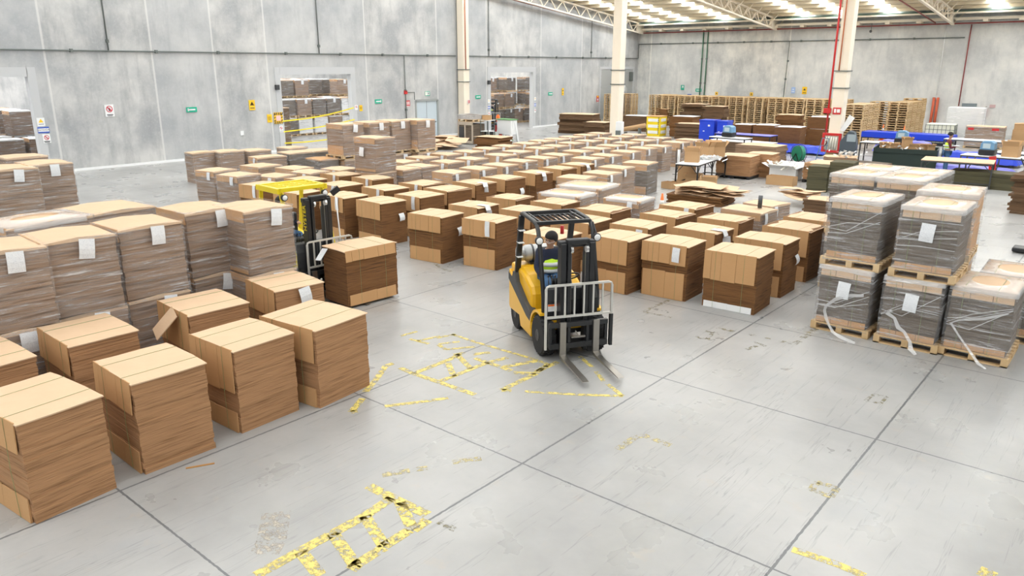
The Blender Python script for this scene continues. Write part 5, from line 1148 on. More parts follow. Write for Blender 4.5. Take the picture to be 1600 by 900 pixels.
def table(c, L, Wd, H, rot, label, top=M_WHITE, leg=M_BLACK, nleg=2, brace=True, name='work_table', cat='table', ttop=.03):
    o = empty(name, (c[0], c[1], 0), rot, label, cat)
    MB().box(-L / 2, L / 2, -Wd / 2, Wd / 2, H - ttop, H).build('tabletop', top, o, bevel=.004)
    b = MB()
    for s in (-1, 1): b.box(-L / 2 + .02, L / 2 - .02, s * (Wd / 2 - .03) - .02, s * (Wd / 2 - .03) + .02, H - ttop - .05, H - ttop)
    for s in (-1, 1): b.box(s * (L / 2 - .03) - .02, s * (L / 2 - .03) + .02, -Wd / 2 + .05, Wd / 2 - .05, H - ttop - .05, H - ttop)
    if brace:
        for s in (-1, 1): b.box(-L / 2 + .04, L / 2 - .04, s * (Wd / 2 - .03) - .015, s * (Wd / 2 - .03) + .015, .16, .2)
        for s in (-1, 1): b.box(s * (L / 2 - .03) - .015, s * (L / 2 - .03) + .015, -Wd / 2 + .05, Wd / 2 - .05, .16, .2)
    b.build('table_frame', leg, o)
    for i in range(nleg):
        x = -L / 2 + .03 + (L - .06) * i / (nleg - 1)
        for s in (-1, 1):
            y = s * (Wd / 2 - .03); b = MB().box(x - .025, x + .025, y - .025, y + .025, 0, H - ttop)
            if brace:
                for q in (-1, 1):
                    if -L / 2 < x + q * .3 < L / 2: b.bar((x, y, H - .38), (x + q * .3, y, H - ttop - .03), .025)
                b.bar((x, y, H - .38), (x, y - s * .28, H - ttop - .03), .025)
            b.build('leg', leg, o)
    return o
def carton(c, w_, d_, h_, rot, label, z0=0., flaps=True, m=M_BOX, group=None, openang=25):
    o = empty('open_carton', (c[0], c[1], z0), rot, label, 'carton', group); t = .006; b = MB()
    b.box(-w_ / 2, w_ / 2, -d_ / 2, d_ / 2, 0, t).box(-w_ / 2, w_ / 2, -d_ / 2, -d_ / 2 + t, t, h_).box(-w_ / 2, w_ / 2, d_ / 2 - t, d_ / 2, t, h_).box(-w_ / 2, -w_ / 2 + t, -d_ / 2, d_ / 2, t, h_).box(w_ / 2 - t, w_ / 2, -d_ / 2, d_ / 2, t, h_)
    b.build('carton_walls', m, o)
    if flaps:
        a = R(openang); l = min(w_, d_) * .45
        for s in (-1, 1):
            MB().bar((0, s * d_ / 2, h_), (0, s * (d_ / 2 + l * math.sin(a)), h_ + l * math.cos(a)), w_ - .01, t, (0, -s, .3)).build('flap', m, o)
            MB().bar((s * w_ / 2, 0, h_), (s * (w_ / 2 + l * math.sin(a)), 0, h_ + l * math.cos(a)), d_ - .01, t, (-s, 0, .3)).build('flap', m, o)
    return o
T1 = G(1051, 290); T1b = G(1084, 284.5); 
H1 = .95
tl = G(1049, 255, H1); tr_ = G(1085, 257.5, H1); tfar = G(1130, 243, H1)
ang = math.atan2(-(tfar - tr_).x, (tfar - tr_).y)
L1 = (tfar - tr_).length; W1 = max(.9, min(1.3, (tr_ - tl).length)); 
cc = (tr_ + (tfar - tr_) / 2) + Vector((-W1 / 2 + .15, 0, 0))
tb = table((cc.x, cc.y), L1, W1, H1, ang + R(90), 'long work table with black braced legs and a littered white top beside the wrapped field', nleg=3)
def T1at(u, v): return tb.location + Matrix.Rotation(ang + R(90), 3, 'Z') @ Vector((u, v, 0))
q = T1at(-L1 * .28, .08); carton(q, .55, .42, .42, ang + .2, 'open carton at the near part of the long work table', H1)
q = T1at(L1 * .36, -.1); carton(q, .7, .6, .42, ang + .5, 'large open carton with raised flaps at the far end of the long work table', H1, openang=35)
q = T1at(L1 * .2, .15); carton(q, .6, .45, .45, ang - .2, 'open carton filled with white scraps on the long work table', H1)
def scraps(c, rad, n, m, label, z0, name='paper_scraps', h=.1):
    r = random.Random(n); b = MB()
    for k in range(n):
        x, y = r.gauss(0, rad), r.gauss(0, rad * .8); z = r.uniform(0, h); s = r.uniform(.04, .12); M = Matrix.Translation((x, y, z + .02)) @ Euler((r.uniform(-.6, .6), r.uniform(-.6, .6), r.uniform(0, 3))).to_matrix().to_4x4(); b.box(-s, s, -s * .4, s * .4, -.004, .004, M)
    o = b.build(name, m, loc=(c[0], c[1], z0)); tag(o, label, 'scraps', None, 'stuff'); return o
scraps(T1at(L1 * .02, 0), .35, 120, M_WHITE, 'heap of white paper scraps spread on the long work table', H1 + .01)
q = T1at(-L1 * .47, W1 * .42); o = tag(MB().lathe([(.02, 0), (.05, 0), (.05, .5), (.02, .5)], (0, 0, 0), 12).build('paper_roll', M_WHITE, loc=(q.x, q.y, H1 + .02), smooth=True), 'upright white roll at the near corner of the long work table', 'roll')
MB().tube([(-.05, 0, -.25), (-.12, 0, .3), (-.1, 0, .55), (.1, 0, .55), (.12, 0, .4)], .015, 6).build('roll_bracket', M_BLACK, o)
for i, (px, py, s, lb) in enumerate(((1045, 297, .45, 'carton lying left of the near legs of the long work table'), (1062, 297, .5, 'carton under the near end of the long work table'), (1083, 291, .5, 'slumped carton under the long work table, right one'), (1072, 288, .6, 'taller carton with a green mark under the long work table'))):
    c = G(px, py - 3); carton((c.x, c.y), s * 1.1, s * .8, s * (.55 if i < 3 else 1.2), R(10 * i - 12), lb, 0, flaps=(i == 2))
# small table with the blue printer, long lilac table
c = G(1122, 246) ; t2 = table((c.x + .2, c.y + .9), 2.1, .8, 1.0, R(-6), 'small table carrying a blue and black machine in front of the blue boxes', nleg=2, brace=False)
zt = 1.0; qp = t2.location
def machine(p, z, rot, label, name='label_printer'):
    o = empty(name, (p[0], p[1], z), rot, label, 'machine'); MB().box(-.3, .3, -.25, .25, .02, .24).build('base_unit', M_BLACK, o, bevel=.03)
    MB().prism([(-.27, .24), (.27, .24), (.25, .52), (.12, .6), (-.16, .6), (-.25, .5)], -.22, .22, 'xz').build('blue_cover', mat('dusty_blue_plastic', (.16, .33, .52), .4), o, bevel=.02)
    MB().box(-.16, .12, -.226, -.215, .3, .5).build('clear_window', mat('pale_window', (.5, .62, .68), .2), o); return o
machine((qp.x - .1, qp.y), 1.0, R(-6), 'blue and black machine on the small table near the blue boxes')
c = G(1163, 236); table((c.x, c.y), 3.3, 1.0, .95, R(-2), 'long table with a lilac plastic sheet on top behind the printer table', top=M_LILAC, brace=False, nleg=2)
# yellow and blue containers, brown piles in front of the pallets
def crate_block(c, w_, d_, h_, rot, label, m, rows=3, name='plastic_container', cat='container', white=True):
    o = empty(name, (c[0], c[1], 0), rot, label, cat); MB().box(-w_ / 2, w_ / 2, -d_ / 2, d_ / 2, 0, h_).build('shell', m, o, bevel=.02)
    if white:
        for k in range(rows): z = h_ - .32 - k * .4; MB().box(-w_ * .38, w_ * .38, -d_ / 2 - .012, -d_ / 2, z, z + .2).box(w_ / 2, w_ / 2 + .012, -d_ * .35, d_ * .35, z, z + .2).build('white_panel', M_WHITE, o)
        b = MB()
        for k in range(9): z = .15 + k * h_ / 10; b.box(w_ / 2 - .14, w_ / 2 - .06, -d_ / 2 - .014, -d_ / 2, z, z + .06)
        for x in (-w_ / 2 + .03,): b.box(x, x + .05, -d_ / 2 - .014, -d_ / 2, .1, .5)
        b.build('latch_slots', M_DGREY, o)
    MB().box(-w_ / 2 - .02, w_ / 2 + .02, -d_ / 2 - .02, d_ / 2 + .02, h_, h_ + .05).build('lid', M_FLAP if white else m, o)
    return o
def base_at(px, py): return G(px, py)
c = G(1018, 213); crate_block((c.x, c.y + .6), 1.0, 1.1, 1.3, R(4), 'yellow plastic containers with white panels before the pallet stacks', mat('container_yellow', (.9, .68, .02), .4))
c = G(1110, 231)
for dx, w_, lb in ((-.85, 1.15, 'left wide blue corrugated plastic box block'), (.35, .75, 'right narrow blue corrugated plastic box block')):
    o = crate_block((c.x + dx * .8 + .2, c.y + .7), w_ * .8, .9, 1.52 - (.02 if dx > 0 else 0), R(3), lb + ' in front of the pallet stacks', M_BLUE, white=False)
    MB().box(.08, .2, -.462, -.45, 1.2, 1.3).box(-.22, -.12, -.462, -.45, .9, .95).build('white_print', M_WHITE, o)
def Bs(px, py, w_, d_, H, rot, label, dy=0, **k):
    c = G(px, py); return sheets((c.x, c.y + d_ / 2 + dy), w_, d_, H, R(rot), label, **k)
PG = 'brown sheet piles before the pallet row'
Bs(990, 205, 2.1, 1.1, 1.1, 3, 'white-topped brown pile between the middle column and the yellow containers', white=True, edge=M_DARKB, group=PG)
Bs(1062, 214, 1.7, 1.2, 1.35, 3, 'white-topped brown pile right of the yellow containers', white=True, edge=M_EDGE, group=PG)
Bs(1074, 218, 2.0, 1.0, 1.0, 3, 'low dark brown pile with protruding sheets left of the blue boxes', edge=M_DARKB, jit=.08, group=PG)
Bs(1150, 230, 1.15, 1.0, 1.28, 3, 'white-topped brown pile just right of the blue boxes', white=True, edge=M_EDGE, group=PG, jit=.01, dy=.5)
Bs(1184, 232, 1.25, 1.1, 1.30, 4, 'white-topped brown pile, second right of the blue boxes', white=True, edge=M_EDGE, group=PG, jit=.01, dy=.5)
Bs(1226, 236, 1.45, 1.1, 1.32, 4, 'white-topped brown pile, third right of the blue boxes', white=True, edge=M_EDGE, group=PG, jit=.01)
o = Bs(1276, 234, 1.5, 1.2, 1.15, 4, 'lower white-topped brown pile just left of the hose column', white=True, edge=M_EDGE, group=PG, jit=.01)
sheets((o.location.x, o.location.y), 1.45, 1.15, .65, R(4), 'upper white-topped brown pile just left of the hose column', z0=1.17, white=True, edge=M_EDGE, jit=.01)
Bs(1080, 212, 1.6, 1, 1.85, 3, 'ragged dark brown pile just above the low dark pile left of the blue boxes', edge=M_DARKB, jit=.12, group=PG, dy=3)
Bs(1060, 206, 2.0, 1, 1.9, 3, 'ragged tilted brown sheets above the yellow containers', edge=M_DARKB, jit=.18, group=PG, dy=2)
Bs(1213, 222, 1.6, 1, 1.6, 3, 'ragged brown pile behind the third white-topped pile', edge=M_EDGE, jit=.12, group=PG, dy=1.5)
for px, py, lb in ((992, 178, 'short brown pile left of the long pallet row, left one'), (1003, 180, 'short brown pile left of the long pallet row, right one')): Bs(px, py + 20, .8, .8, 1.3, 0, lb, edge=M_EDGE, jit=.05, dy=3.2)
c = G(1085, 224, 0)
# paper roll on a stand and white machine by the middle column
c = onY(958, 190, C2.y - 1.2); o = empty('wrapping_machine', (c.x + .25, C2.y - .9, 0), R(5), 'white wrapping machine standing at the foot of the middle column', 'machine')
MB().box(-.3, .3, -.3, .3, 0, .25).build('base_unit', M_WHITE, o, bevel=.03); MB().box(-.2, .2, -.1, .2, .25, 1.5).build('machine_mast', M_WHITE, o, bevel=.03); MB().box(-.14, .14, -.2, -.1, .6, 1.0).build('carriage', M_GREYP, o)
a = onY(970, 203, C2.y - .2); b_ = onY(1008, 196, C2.y - .2)
o = tag(MB().tube([a, b_], .13, 14).build('kraft_paper_roll', M_BOX, smooth=True), 'long kraft paper roll lying on a stand right of the middle column', 'paper roll')
MB().tube([a + Vector((-.02, 0, 0)), a + Vector((.02, 0, 0))], .14, 12).build('dark_core', M_DGREY, o); MB().box(a.x + .3, a.x + .4, a.y - .1, a.y + .1, 0, a.z - .1).box(b_.x - .4, b_.x - .3, a.y - .1, a.y + .1, 0, b_.z - .1).build('roll_stand', M_GREYP, o)
# left of the column: large sagging boards
c = G(905, 210); o = sheets((c.x - .7, c.y + .9), 2.7, 1.4, 1.35, R(12), 'big dark sagging board heap left of the middle column', n=7, jit=.12, edge=M_DARKB)
sheets((c.x + 1.75, c.y - .3), 1.7, 1.1, .95, R(5), 'lower dark board heap touching the middle column', n=6, jit=.12, edge=M_DARKB)
# heaps by the grey door
M_FRAMEB = mat('pale_board_frame', (.50, .43, .35), .7)
c = G(690, 228)
def heap(c, n, spread, label, z=0., s=(1.2, .9), seed=1, m=M_TOP, group=None, tilt=.12, step=.035):
    """loose sheets thrown on a heap, every sheet a thing of its own"""
    r = random.Random(seed)
    for k in range(n):
        w_, d_ = s[0] * r.uniform(.7, 1.1), s[1] * r.uniform(.7, 1.1); nx = 4; b = MB(); bend = r.uniform(-.05, .05); vs = []
        for j in (0, 1):
            for i in range(nx + 1): u = i / nx; vs.append((-w_ / 2 + w_ * u, -d_ / 2 + d_ * j, bend * (1 - (2 * u - 1) ** 2)))
        mm = nx + 1; N = len(vs); vs += [(x, y, zz + .012) for x, y, zz in vs]
        f = [(i, i + mm, i + 1 + mm, i + 1) for i in range(nx)] + [(N + i, N + i + 1, N + i + 1 + mm, N + i + mm) for i in range(nx)] + [(i, i + 1, N + i + 1, N + i) for i in range(nx)] + [(mm + i + 1, mm + i, N + mm + i, N + mm + i + 1) for i in range(nx)] + [(0, N, N + mm, mm), (nx, nx + mm, N + nx + mm, N + nx)]
        b.add(vs, f); o = b.build('cardboard_sheet', m); o.location = (c[0] + r.uniform(-spread[0], spread[0]), c[1] + r.uniform(-spread[1], spread[1]), z + .05 + k * step)
        o.rotation_euler = (r.uniform(-tilt, tilt), r.uniform(-tilt, tilt), r.uniform(-.6, .6)); tag(o, '%s, %s from the bottom' % (label, ORD[k + 1]), 'cardboard sheet', label + 's')
heap((G(690, 232).x, G(690, 232).y), 10, (1.3, 1.0), 'loose sheet in the spill before the grey door', s=(1.6, 1.2), seed=4, tilt=.2, step=.05)
c = G(693, 226); sheets((c.x - .4, c.y + .6), 1.3, 1.1, .45, R(20), 'low mound of sheets right behind the spill near the grey door', n=5, jit=.1)
c = G(753, 232); sheets((c.x, c.y + 1.0), 2.0, 1.2, .62, R(4), 'low ragged pile of sheets before the red bin', n=7, jit=.12)
# pallet crate, shelf, red bin, white stand
c = G(724, 226); o = empty('framed_pallet_box', (c.x, c.y + .9, 0), R(3), 'framed pallet box with a dark centre left of the red bin', 'pallet box'); o.scale = (.6, 1, 1); o.location.x -= .15
MB().box(-1.0, 1.0, -.55, .55, .15, 1.2).build('box_body', M_EDGEG, o); b = MB()
for x in (-1.0, -.12, .85): b.box(x, x + .15, -.6, -.55, .1, 1.3)
b.box(-1, 1, -.6, -.55, 1.15, 1.3).box(-1, 1, -.6, -.55, .05, .2).box(-1, 1, -.6, .55, 1.3, 1.34); b.build('pale_frame', M_FRAMEB, o)
MB().box(-.8, -.2, -.6, -.585, .25, 1.05).build('dark_panel', M_DGREY, o)
pallet_mb(2.0, 1.1).build('upper_pallet', M_PINE, o, loc=(0, 0, 1.345)); film_shell(1.95, 1.1, 1.5, 1.78, 5).build('wrapped_top', M_FILMW, o, smooth=True); MB().box(-.95, .95, -.52, .52, 1.5, 1.74).build('wrapped_goods', M_EDGEG, o)
carton((c.x + .7, c.y + 1.4), .45, .4, .28, .1, 'small carton standing on the grey shelf by the red bin', 1.44, flaps=False)
o = empty('steel_shelf', (c.x + .75, c.y + 1.4, 0), 0, 'grey steel shelf left of the red bin', 'shelf'); b = MB()
for x in (-.3, .3):
    for y in (-.3, .3): b.box(x - .02, x + .02, y - .02, y + .02, 0, 1.4)
b.build('posts', M_GREYP, o)
for z in (.3, .75, 1.4): MB().box(-.32, .32, -.32, .32, z, z + .03).build('shelf_board', M_WHITE, o)
c2 = G(742, 222); b = MB()
o = empty('battery_row', (c2.x + .2, c2.y + .4, .0), R(2), 'row of dark and pale cans on a low rack before the red bin', 'rack'); MB().box(-1.3, 1.3, -.25, .25, .35, .4).box(-1.28, -1.2, -.2, .2, 0, .35).box(1.2, 1.28, -.2, .2, 0, .35).build('rack_frame', M_DGREY, o)
for k in range(9): MB().lathe([(.02, 0), (.12, 0), (.12, .28), (.02, .28)], (-1.15 + k * .285, 0, .4), 12).build('can', M_DGREY if k % 2 else mat('pale_can', (.55, .6, .58), .4), o, smooth=False)
c = G(767, 218); o = tag(MB().lathe([(.02, 0), (.26, 0), (.33, .95), (.35, .95), (.35, 1.0), (.3, 1.0), (.28, .9), (.02, .85)], (0, 0, 0), 20).build('waste_bin', M_RED, smooth=True, loc=(c.x, c.y + .8, 0)), 'red round waste bin with a black bag by the white stand', 'bin')
MB().lathe([(.33, .92), (.37, .9), (.36, 1.03), (.30, 1.04)], (0, 0, 0), 20).build('black_bag_rim', M_BLACK, o, smooth=True)
c = G(791, 222); o = empty('white_stand', (c.x, c.y + .1, 0), R(-4), 'white board stand with a green top in front of the small distant forklift', 'stand')
MB().box(-.62, .62, -.3, .25, .5, 1.38).build('board', M_WHITE, o, bevel=.02); MB().box(-.66, .66, -.34, .3, 1.38, 1.43).build('green_top', mat('stand_green', (.14, .34, .12), .5), o)
for x in (-.6, .6):
    for s in (-1, 1): MB().bar((x, s * .05, 1.35), (x + s * .02, s * .35, 0), .12).build('leg', M_WHITE, o)
MB().box(-.3, .4, -.15, .15, .12, .17).build('lower_tray', mat('stand_green_b', (.14, .34, .12), .5), o)
c = G(774, 212); o = empty('warning_bollard', (c.x - .1, c.y + .4, 0), 0, 'orange and blue post standing behind the red bin', 'post'); MB().lathe([(.02, .9), (.12, .9), (.14, 1.25), (.06, 1.4), (.02, 1.4)], (0, 0, 0), 12).build('orange_top', M_ORANGE, o, smooth=True); MB().box(-.1, .1, -.1, .1, 0, .9).build('blue_post', M_SIGNB, o)

# piles and clutter right of the long work table
c = G(1156, 281); sheets((c.x - .45, c.y + .70), 1.5, 1.1, .95, R(2), 'square kraft pile on a black plastic pallet, right of the long work table', pal=True, n=9, jit=.02, edge=M_EDGEL)
sheets((c.x + .15, c.y + 1.8), 1.2, .95, .98, R(2), 'kraft pile directly behind the one on the black pallet, to its right', n=8, jit=.03, edge=M_EDGEL)
c = G(1165, 258); sheets((c.x + .2, c.y + 1.2), 2.1, 1.3, .9, R(-4), 'long low pile with a kraft top behind the work table', n=7, jit=.04, edge=M_EDGEW)
c = G(1145, 249); sheets((c.x - .6, c.y + 2.2), 3.6, 1.2, .72, R(-3), 'long white-topped pile between the two tables', n=6, jit=.04, edge=M_EDGEW, white=True)
def tarp(c, w_, d_, h, rot, label, m=M_BLUE, seed=2):
    r = random.Random(seed); b = MB(); n, mm = 14, 8; vs = []
    for j in range(mm + 1):
        for i in range(n + 1):
            u, v = i / n, j / mm; e = min(u, 1 - u, v, 1 - v); z = h * min(1, e * 9 + .25) + r.uniform(-.03, .03); vs.append((-w_ / 2 + w_ * u + r.uniform(-.02, .02), -d_ / 2 + d_ * v, z))
    q = n + 1; b.add(vs, [(j * q + i, j * q + i + 1, (j + 1) * q + i + 1, (j + 1) * q + i) for j in range(mm) for i in range(n)]); o = b.build('blue_sheet_pile', m, loc=(c[0], c[1], 0), rz=rot)
    tag(o, label, 'plastic sheets'); s = o.modifiers.new('t', 'SOLIDIFY'); s.thickness = .05; MB().box(-w_ * .4, w_ * .4, -d_ * .4, d_ * .4, 0, h * .5).build('pallet', M_BLACK, o); return o
c = G(1186, 243); tarp((c.x + .2, c.y + .6), 1.8, 1.6, .5, R(5), 'left low pile of bright blue plastic sheets on a dark pallet', seed=3)
c = G(1222, 241); tarp((c.x + .3, c.y + 1.2), 3.6, 1.5, .42, R(-3), 'wide low pile of bright blue plastic sheets left of the hose reel', seed=4)
c = G(1214, 284); carton((c.x, c.y + .9), 1.1, .9, .5, R(2), 'open white carton full of scraps on the floor right of the kraft pile', 0, m=M_WHITE, openang=65); scraps((c.x, c.y + .6), .35, 90, M_PALEY, 'pale twine and paper scraps in the floor carton', .5, h=.25)
c = G(1216, 287); carton((c.x + .2, c.y - .2), 1.1, .5, .35, 0, 'low carton with a green print before the scrap carton', 0, flaps=False); 
c = G(1270, 288); sheets((c.x + .4, c.y + 1.0), 1.9, 1.4, .8, R(-3), 'kraft pile on a black pallet left of the olive bundles', pal=True, n=8, jit=.03, edge=M_EDGEL)
c = G(1275, 300); sheets((c.x - .05, c.y + .4), .75, .7, .95, R(3), 'left shorter bundle of olive ribbed boards on a pine pallet', n=9, jit=.01, edge=M_OLIVE, top=M_OLIVE)
c = G(1298, 302); sheets((c.x + .2, c.y + .55), .85, .8, 1.15, R(3), 'right taller bundle of olive ribbed boards', n=11, jit=.01, edge=M_OLIVE, top=M_OLIVE)
c = G(1240, 322); heap((G(1245, 318).x, G(1245, 318).y), 6, (.35, .4), 'white and kraft offcut behind the strapped rows', s=(1.1, .8), seed=9, m=M_TOP, z=.25, tilt=.08)
sheets((G(1268, 340).x, G(1268, 340).y + .8), .9, .8, .5, R(1), 'brown pile with a white sheet between the strapped rows and the wrapped pallets', n=8, jit=.03, edge=M_DARKB, white=False)
# loose boards heap behind the strapped rows
c = G(1078, 322); sheets((c.x - .1, c.y + 1.0), 2.0, 1.3, .3, R(6), 'low pile under the loose board heap, behind the strapped rows', n=6, jit=.05, edge=M_EDGE)
heap((c.x - .1, c.y + 1.0), 9, (.6, .45), 'loose board on the heap behind the strapped rows', z=.32, s=(1.4, 1.0), seed=21, tilt=.07, step=.03)
heap((G(1140, 322).x, G(1140, 322).y + .2), 6, (.45, .3), 'loose board on the low spread beside the heap', z=.30, s=(1.1, .8), seed=23, tilt=.1)
c = G(1107, 297); carton((c.x, c.y), .55, .35, .4, .3, 'small open carton on the floor in front of the long work table', 0)
def cone(p, lab, h=.75, z0=0):
    o = empty('traffic_cone', (p[0], p[1], z0), 0, lab, 'traffic cone'); MB().box(-.17, .17, -.17, .17, 0, .03).build('base_plate', M_ORANGE, o); MB().lathe([(.13, .03), (.025, h), (.01, h)], (0, 0, 0), 16).build('cone_body', M_ORANGE, o, smooth=True)
    for a, b_ in ((.25, .42), (.6, .75)): MB().lathe([(.13 - .105 * a + .003, .03 + (h - .03) * a), (.13 - .105 * b_ + .003, .03 + (h - .03) * b_)], (0, 0, 0), 16).build('white_band', M_WHITE, o, smooth=True)
    return o
cn = G(1035, 305, 1.0); cone((cn.x, cn.y), 'orange traffic cone with a yellow strap behind the strapped rows', .8, .25); tag(MB().box(-.35, .35, -.35, .35, 0, .25).build('low_box', M_YEL2, loc=(cn.x, cn.y, 0)), 'low yellow block under the traffic cone', 'block')
for px, lb in ((1378, 'orange traffic cone in front of the right pallet stacks, left one'), (1411, 'orange traffic cone in front of the right pallet stacks, right one')):
    q = onY(px, 215, 50.6 if px < 1400 else 49.8); cone((q.x, q.y), lb, 1.0)
# hose reel
c = G(1246, 256); o = empty('hose_reel', (c.x, c.y, 0), R(-30), 'green hose reel on a black stand left of the hose column', 'hose reel')
MB().lathe([(.10, -.12), (.38, -.12), (.38, .12), (.10, .12)], (0, 0, .5), 20, 'y').build('green_hose', M_HOSE, o)
for s in (-1, 1):
    b = MB(); b.tube([(.42 * math.cos(k * .3142), s * .14, .5 + .42 * math.sin(k * .3142)) for k in range(21)], .014, 6).bar((-.35, s * .2, 0), (0, s * .16, .5), .03).bar((.35, s * .2, 0), (0, s * .16, .5), .03); b.build('reel_stand', M_BLACK, o)
# trolley, carton and bag at the hose column
c = G(1279, 256); b = MB().bar((-.2, 0, 0), (.05, 0, 1.25), .03).bar((.2, 0, 0), (.35, 0, 1.25), .03).bar((-.2, 0, .05), (.2, -.35, .03), .03).bar((.05, 0, 1.25), (.35, 0, 1.25), .03)
for k in range(3): b.bar((-.15 + k * .08, 0, .3 + k * .3), (.24 + k * .05, 0, .3 + k * .3), .025)
o = tag(b.build('hand_truck', mat('blue_grey_frame', (.12, .22, .32), .5), loc=(c.x, c.y, 0)), 'blue-grey hand truck leaning near the hose column', 'hand truck')
c = G(1243, 257); tag(MB().ball((0, 0, .09), (.28, .2, .1), 12, 8).build('blue_bag', mat('sky_blue_plastic', (.08, .35, .8), .4), loc=(c.x + .35, c.y - .5, 0), smooth=True), 'small sky-blue bag on the floor beside the hose reel', 'bag')
c = G(1300, 272); sheets((c.x, c.y + .9), 1.4, .9, .7, R(12), 'low brown pile with crumpled paper in front of the hose column', n=6, jit=.06, edge=M_EDGEW)
scraps((c.x + .3, c.y + .9), .3, 40, M_WHITE, 'crumpled white paper on the low pile before the hose column', .72, h=.2)
c = G(1322, 274); sheets((c.x + .3, c.y + .9), 2.2, 1.2, .5, R(-3), 'long dark grey pile of sheets behind the wrapped block of four', n=8, jit=.08, edge=M_DARKB, top=M_EDGEG)
# machine cabinet right of the hose column
c = onY(1322, 230, C3.y - .3); o = empty('control_cabinet', (c.x + .15, C3.y - .35, 0), R(8), 'dark blue-grey control cabinet with a tilted screen right of the hose column', 'cabinet')
MB().prism([(-.4, 0), (.35, 0), (.35, 1.0), (.2, 1.55), (-.05, 1.6), (-.4, 1.1)], -.3, .3, 'xz').build('cabinet_body', mat('slate_cabinet', (.07, .09, .11), .5), o, bevel=.03)
MB().box(-.1, .3, -.32, -.3, 1.1, 1.45).build('screen', mat('pale_screen', (.35, .42, .46), .3), o); MB().prism([(-.5, 1.6), (-.3, 1.55), (.1, 2.2), (-.15, 2.35)], -.03, .03, 'xz').build('white_panel', M_WHITE, o)
# big black trough with cartons, table with conveyor machine
c = G(1350, 262); c2 = G(1449, 268)
o = empty('black_crate_table', ((c.x + c2.x) / 2 + .15, (c.y + c2.y) / 2 + .9, 0), math.atan2((c2 - c).y, (c2 - c).x), 'long black panelled bench filled with cartons and scraps before the blue sheets', 'bench')
Lb = (c2 - c).length; MB().box(-Lb / 2, Lb / 2, -.8, -.76, .15, .95).box(-Lb / 2, Lb / 2, .76, .8, .15, .95).box(Lb / 2 - .04, Lb / 2, -.76, .76, .15, .95).box(-Lb / 2, -Lb / 2 + .04, -.76, .76, .15, .95).box(-Lb / 2, Lb / 2, -.8, .8, .70, .74).build('bench_body', mat('black_green_panel', (.015, .03, .025), .5), o)
for x in (-Lb / 2 + .05, Lb / 2 - .05):
    for y in (-.75, .75): MB().box(x - .03, x + .03, y - .03, y + .03, 0, .15).build('leg', M_BLACK, o)
bx = o.location; ra = o.rotation_euler.z
for i in range(7):
    r = random.Random(i); u = -Lb / 2 + .4 + i * (Lb - .8) / 6; q = bx + Matrix.Rotation(ra, 3, 'Z') @ Vector((u, r.uniform(-.3, .2), 0)); carton((q.x, q.y), .38, .3, .28 + .3 * (i == 3), r.uniform(0, 1), 'small open carton in the black bench, %s from the left' % ORD[i + 1], .745, m=M_BOX, group='cartons in the black bench')
scraps((bx.x, bx.y), .5, 80, M_WHITE, 'white paper scraps between the cartons in the black bench', .8, h=.2)
q = G(1335, 262); table((q.x + .5, q.y + 2.9), 2.2, .9, 1.0, R(0), 'narrow steel-framed table between the control cabinet and the black bench', leg=M_DGREY, brace=False)
machine((q.x + 1.2, q.y + 2.9), 1.0, R(4), 'second blue and black machine, on the table left of the tall blue sheets')
c = G(1400, 240); o = table((c.x + .2, c.y + 1.2), 4.6, 1.2, 1.05, R(-2), 'table with a thick bright blue sheet stack on top before the right pallet stacks', top=M_BLUE, brace=False, ttop=.3)
c = G(1430, 251); tarp((c.x - 1.2, c.y + 2.4), 2.8, 1.3, .75, R(-3), 'creased lilac-blue sheets between the black bench and the blue table', m=M_LILAC, seed=8)
c = G(1478, 262); tarp((c.x + 1.0, c.y + 2.4), 3.4, 1.3, .55, R(-4), 'long low blue sheet pile behind the standing worker', seed=9)
c = G(1535, 276); tarp((c.x - 1.0, c.y + .9), 4.4, 1.1, .3, R(-5), 'low blue sheets under the right-hand frame table', m=M_LILAC, seed=12)
q = G(1497, 247); table((q.x + 1.0, q.y + .5), 3.6, 1.0, .95, R(-4), 'white-topped table in front of the standing worker', leg=M_DGREY, brace=False)
t = G(1545, 285); t_ = table((t.x, t.y + 1.2), 2.6, .95, .98, R(-6), 'steel frame table with the machine and red cloth at the right', leg=M_DGREY, brace=False); machine((t.x - .4, t.y + 1.2), .98, R(-6), 'third blue and black machine, on the frame table at the right')
tag(MB().bar((0, 0, 0), (.08, -.05, -.62), .26, .03, (0, 1, 0)).build('red_cloth', M_RED, loc=(t.x - .12, t.y + .68, 1.0)), 'bright red cloth hanging off the frame table at the right', 'cloth')
carton((t.x + .45, t.y + 1.2), .6, .5, .45, R(-6), 'carton with white film on the frame table at the right', .98, flaps=True)
b = MB(); b.tube([(-.7, -.6, .95), (-.9, -.7, .5), (-.8, -.7, .12), (-.3, -.7, .05), (.1, -.65, .4), (.15, -.6, .95)], .025, 6).tube([(.9, -.6, 1.0), (1.1, -.65, .6), (.95, -.65, .2), (.8, -.6, .0)], .025, 6); tag(b.build('hanging_cable', M_BLACK, loc=(t.x, t.y + 1.2, 0), smooth=True), 'thick black cables looping down from the frame table at the right', 'cable')
t = G(1590, 278); table((t.x + .4, t.y + 1.2), 3.0, .95, .95, R(-5), 'white-topped table with dark items cut by the right photo edge', leg=M_DGREY, brace=False)
t = G(1500, 298); table((t.x - .5, t.y + 1.6), 2.5, 1.5, 1.0, R(6), 'wooden-topped table with dark legs behind the wrapped pallet loads', top=M_TOP, leg=M_DGREY)
sheets((t.x + .5, t.y + 1.6), 2.3, 1.0, .62, R(-3), 'olive ribbed bundle lying under the wooden-topped table, right part', n=6, jit=.02, edge=M_OLIVE, top=M_OLIVE)
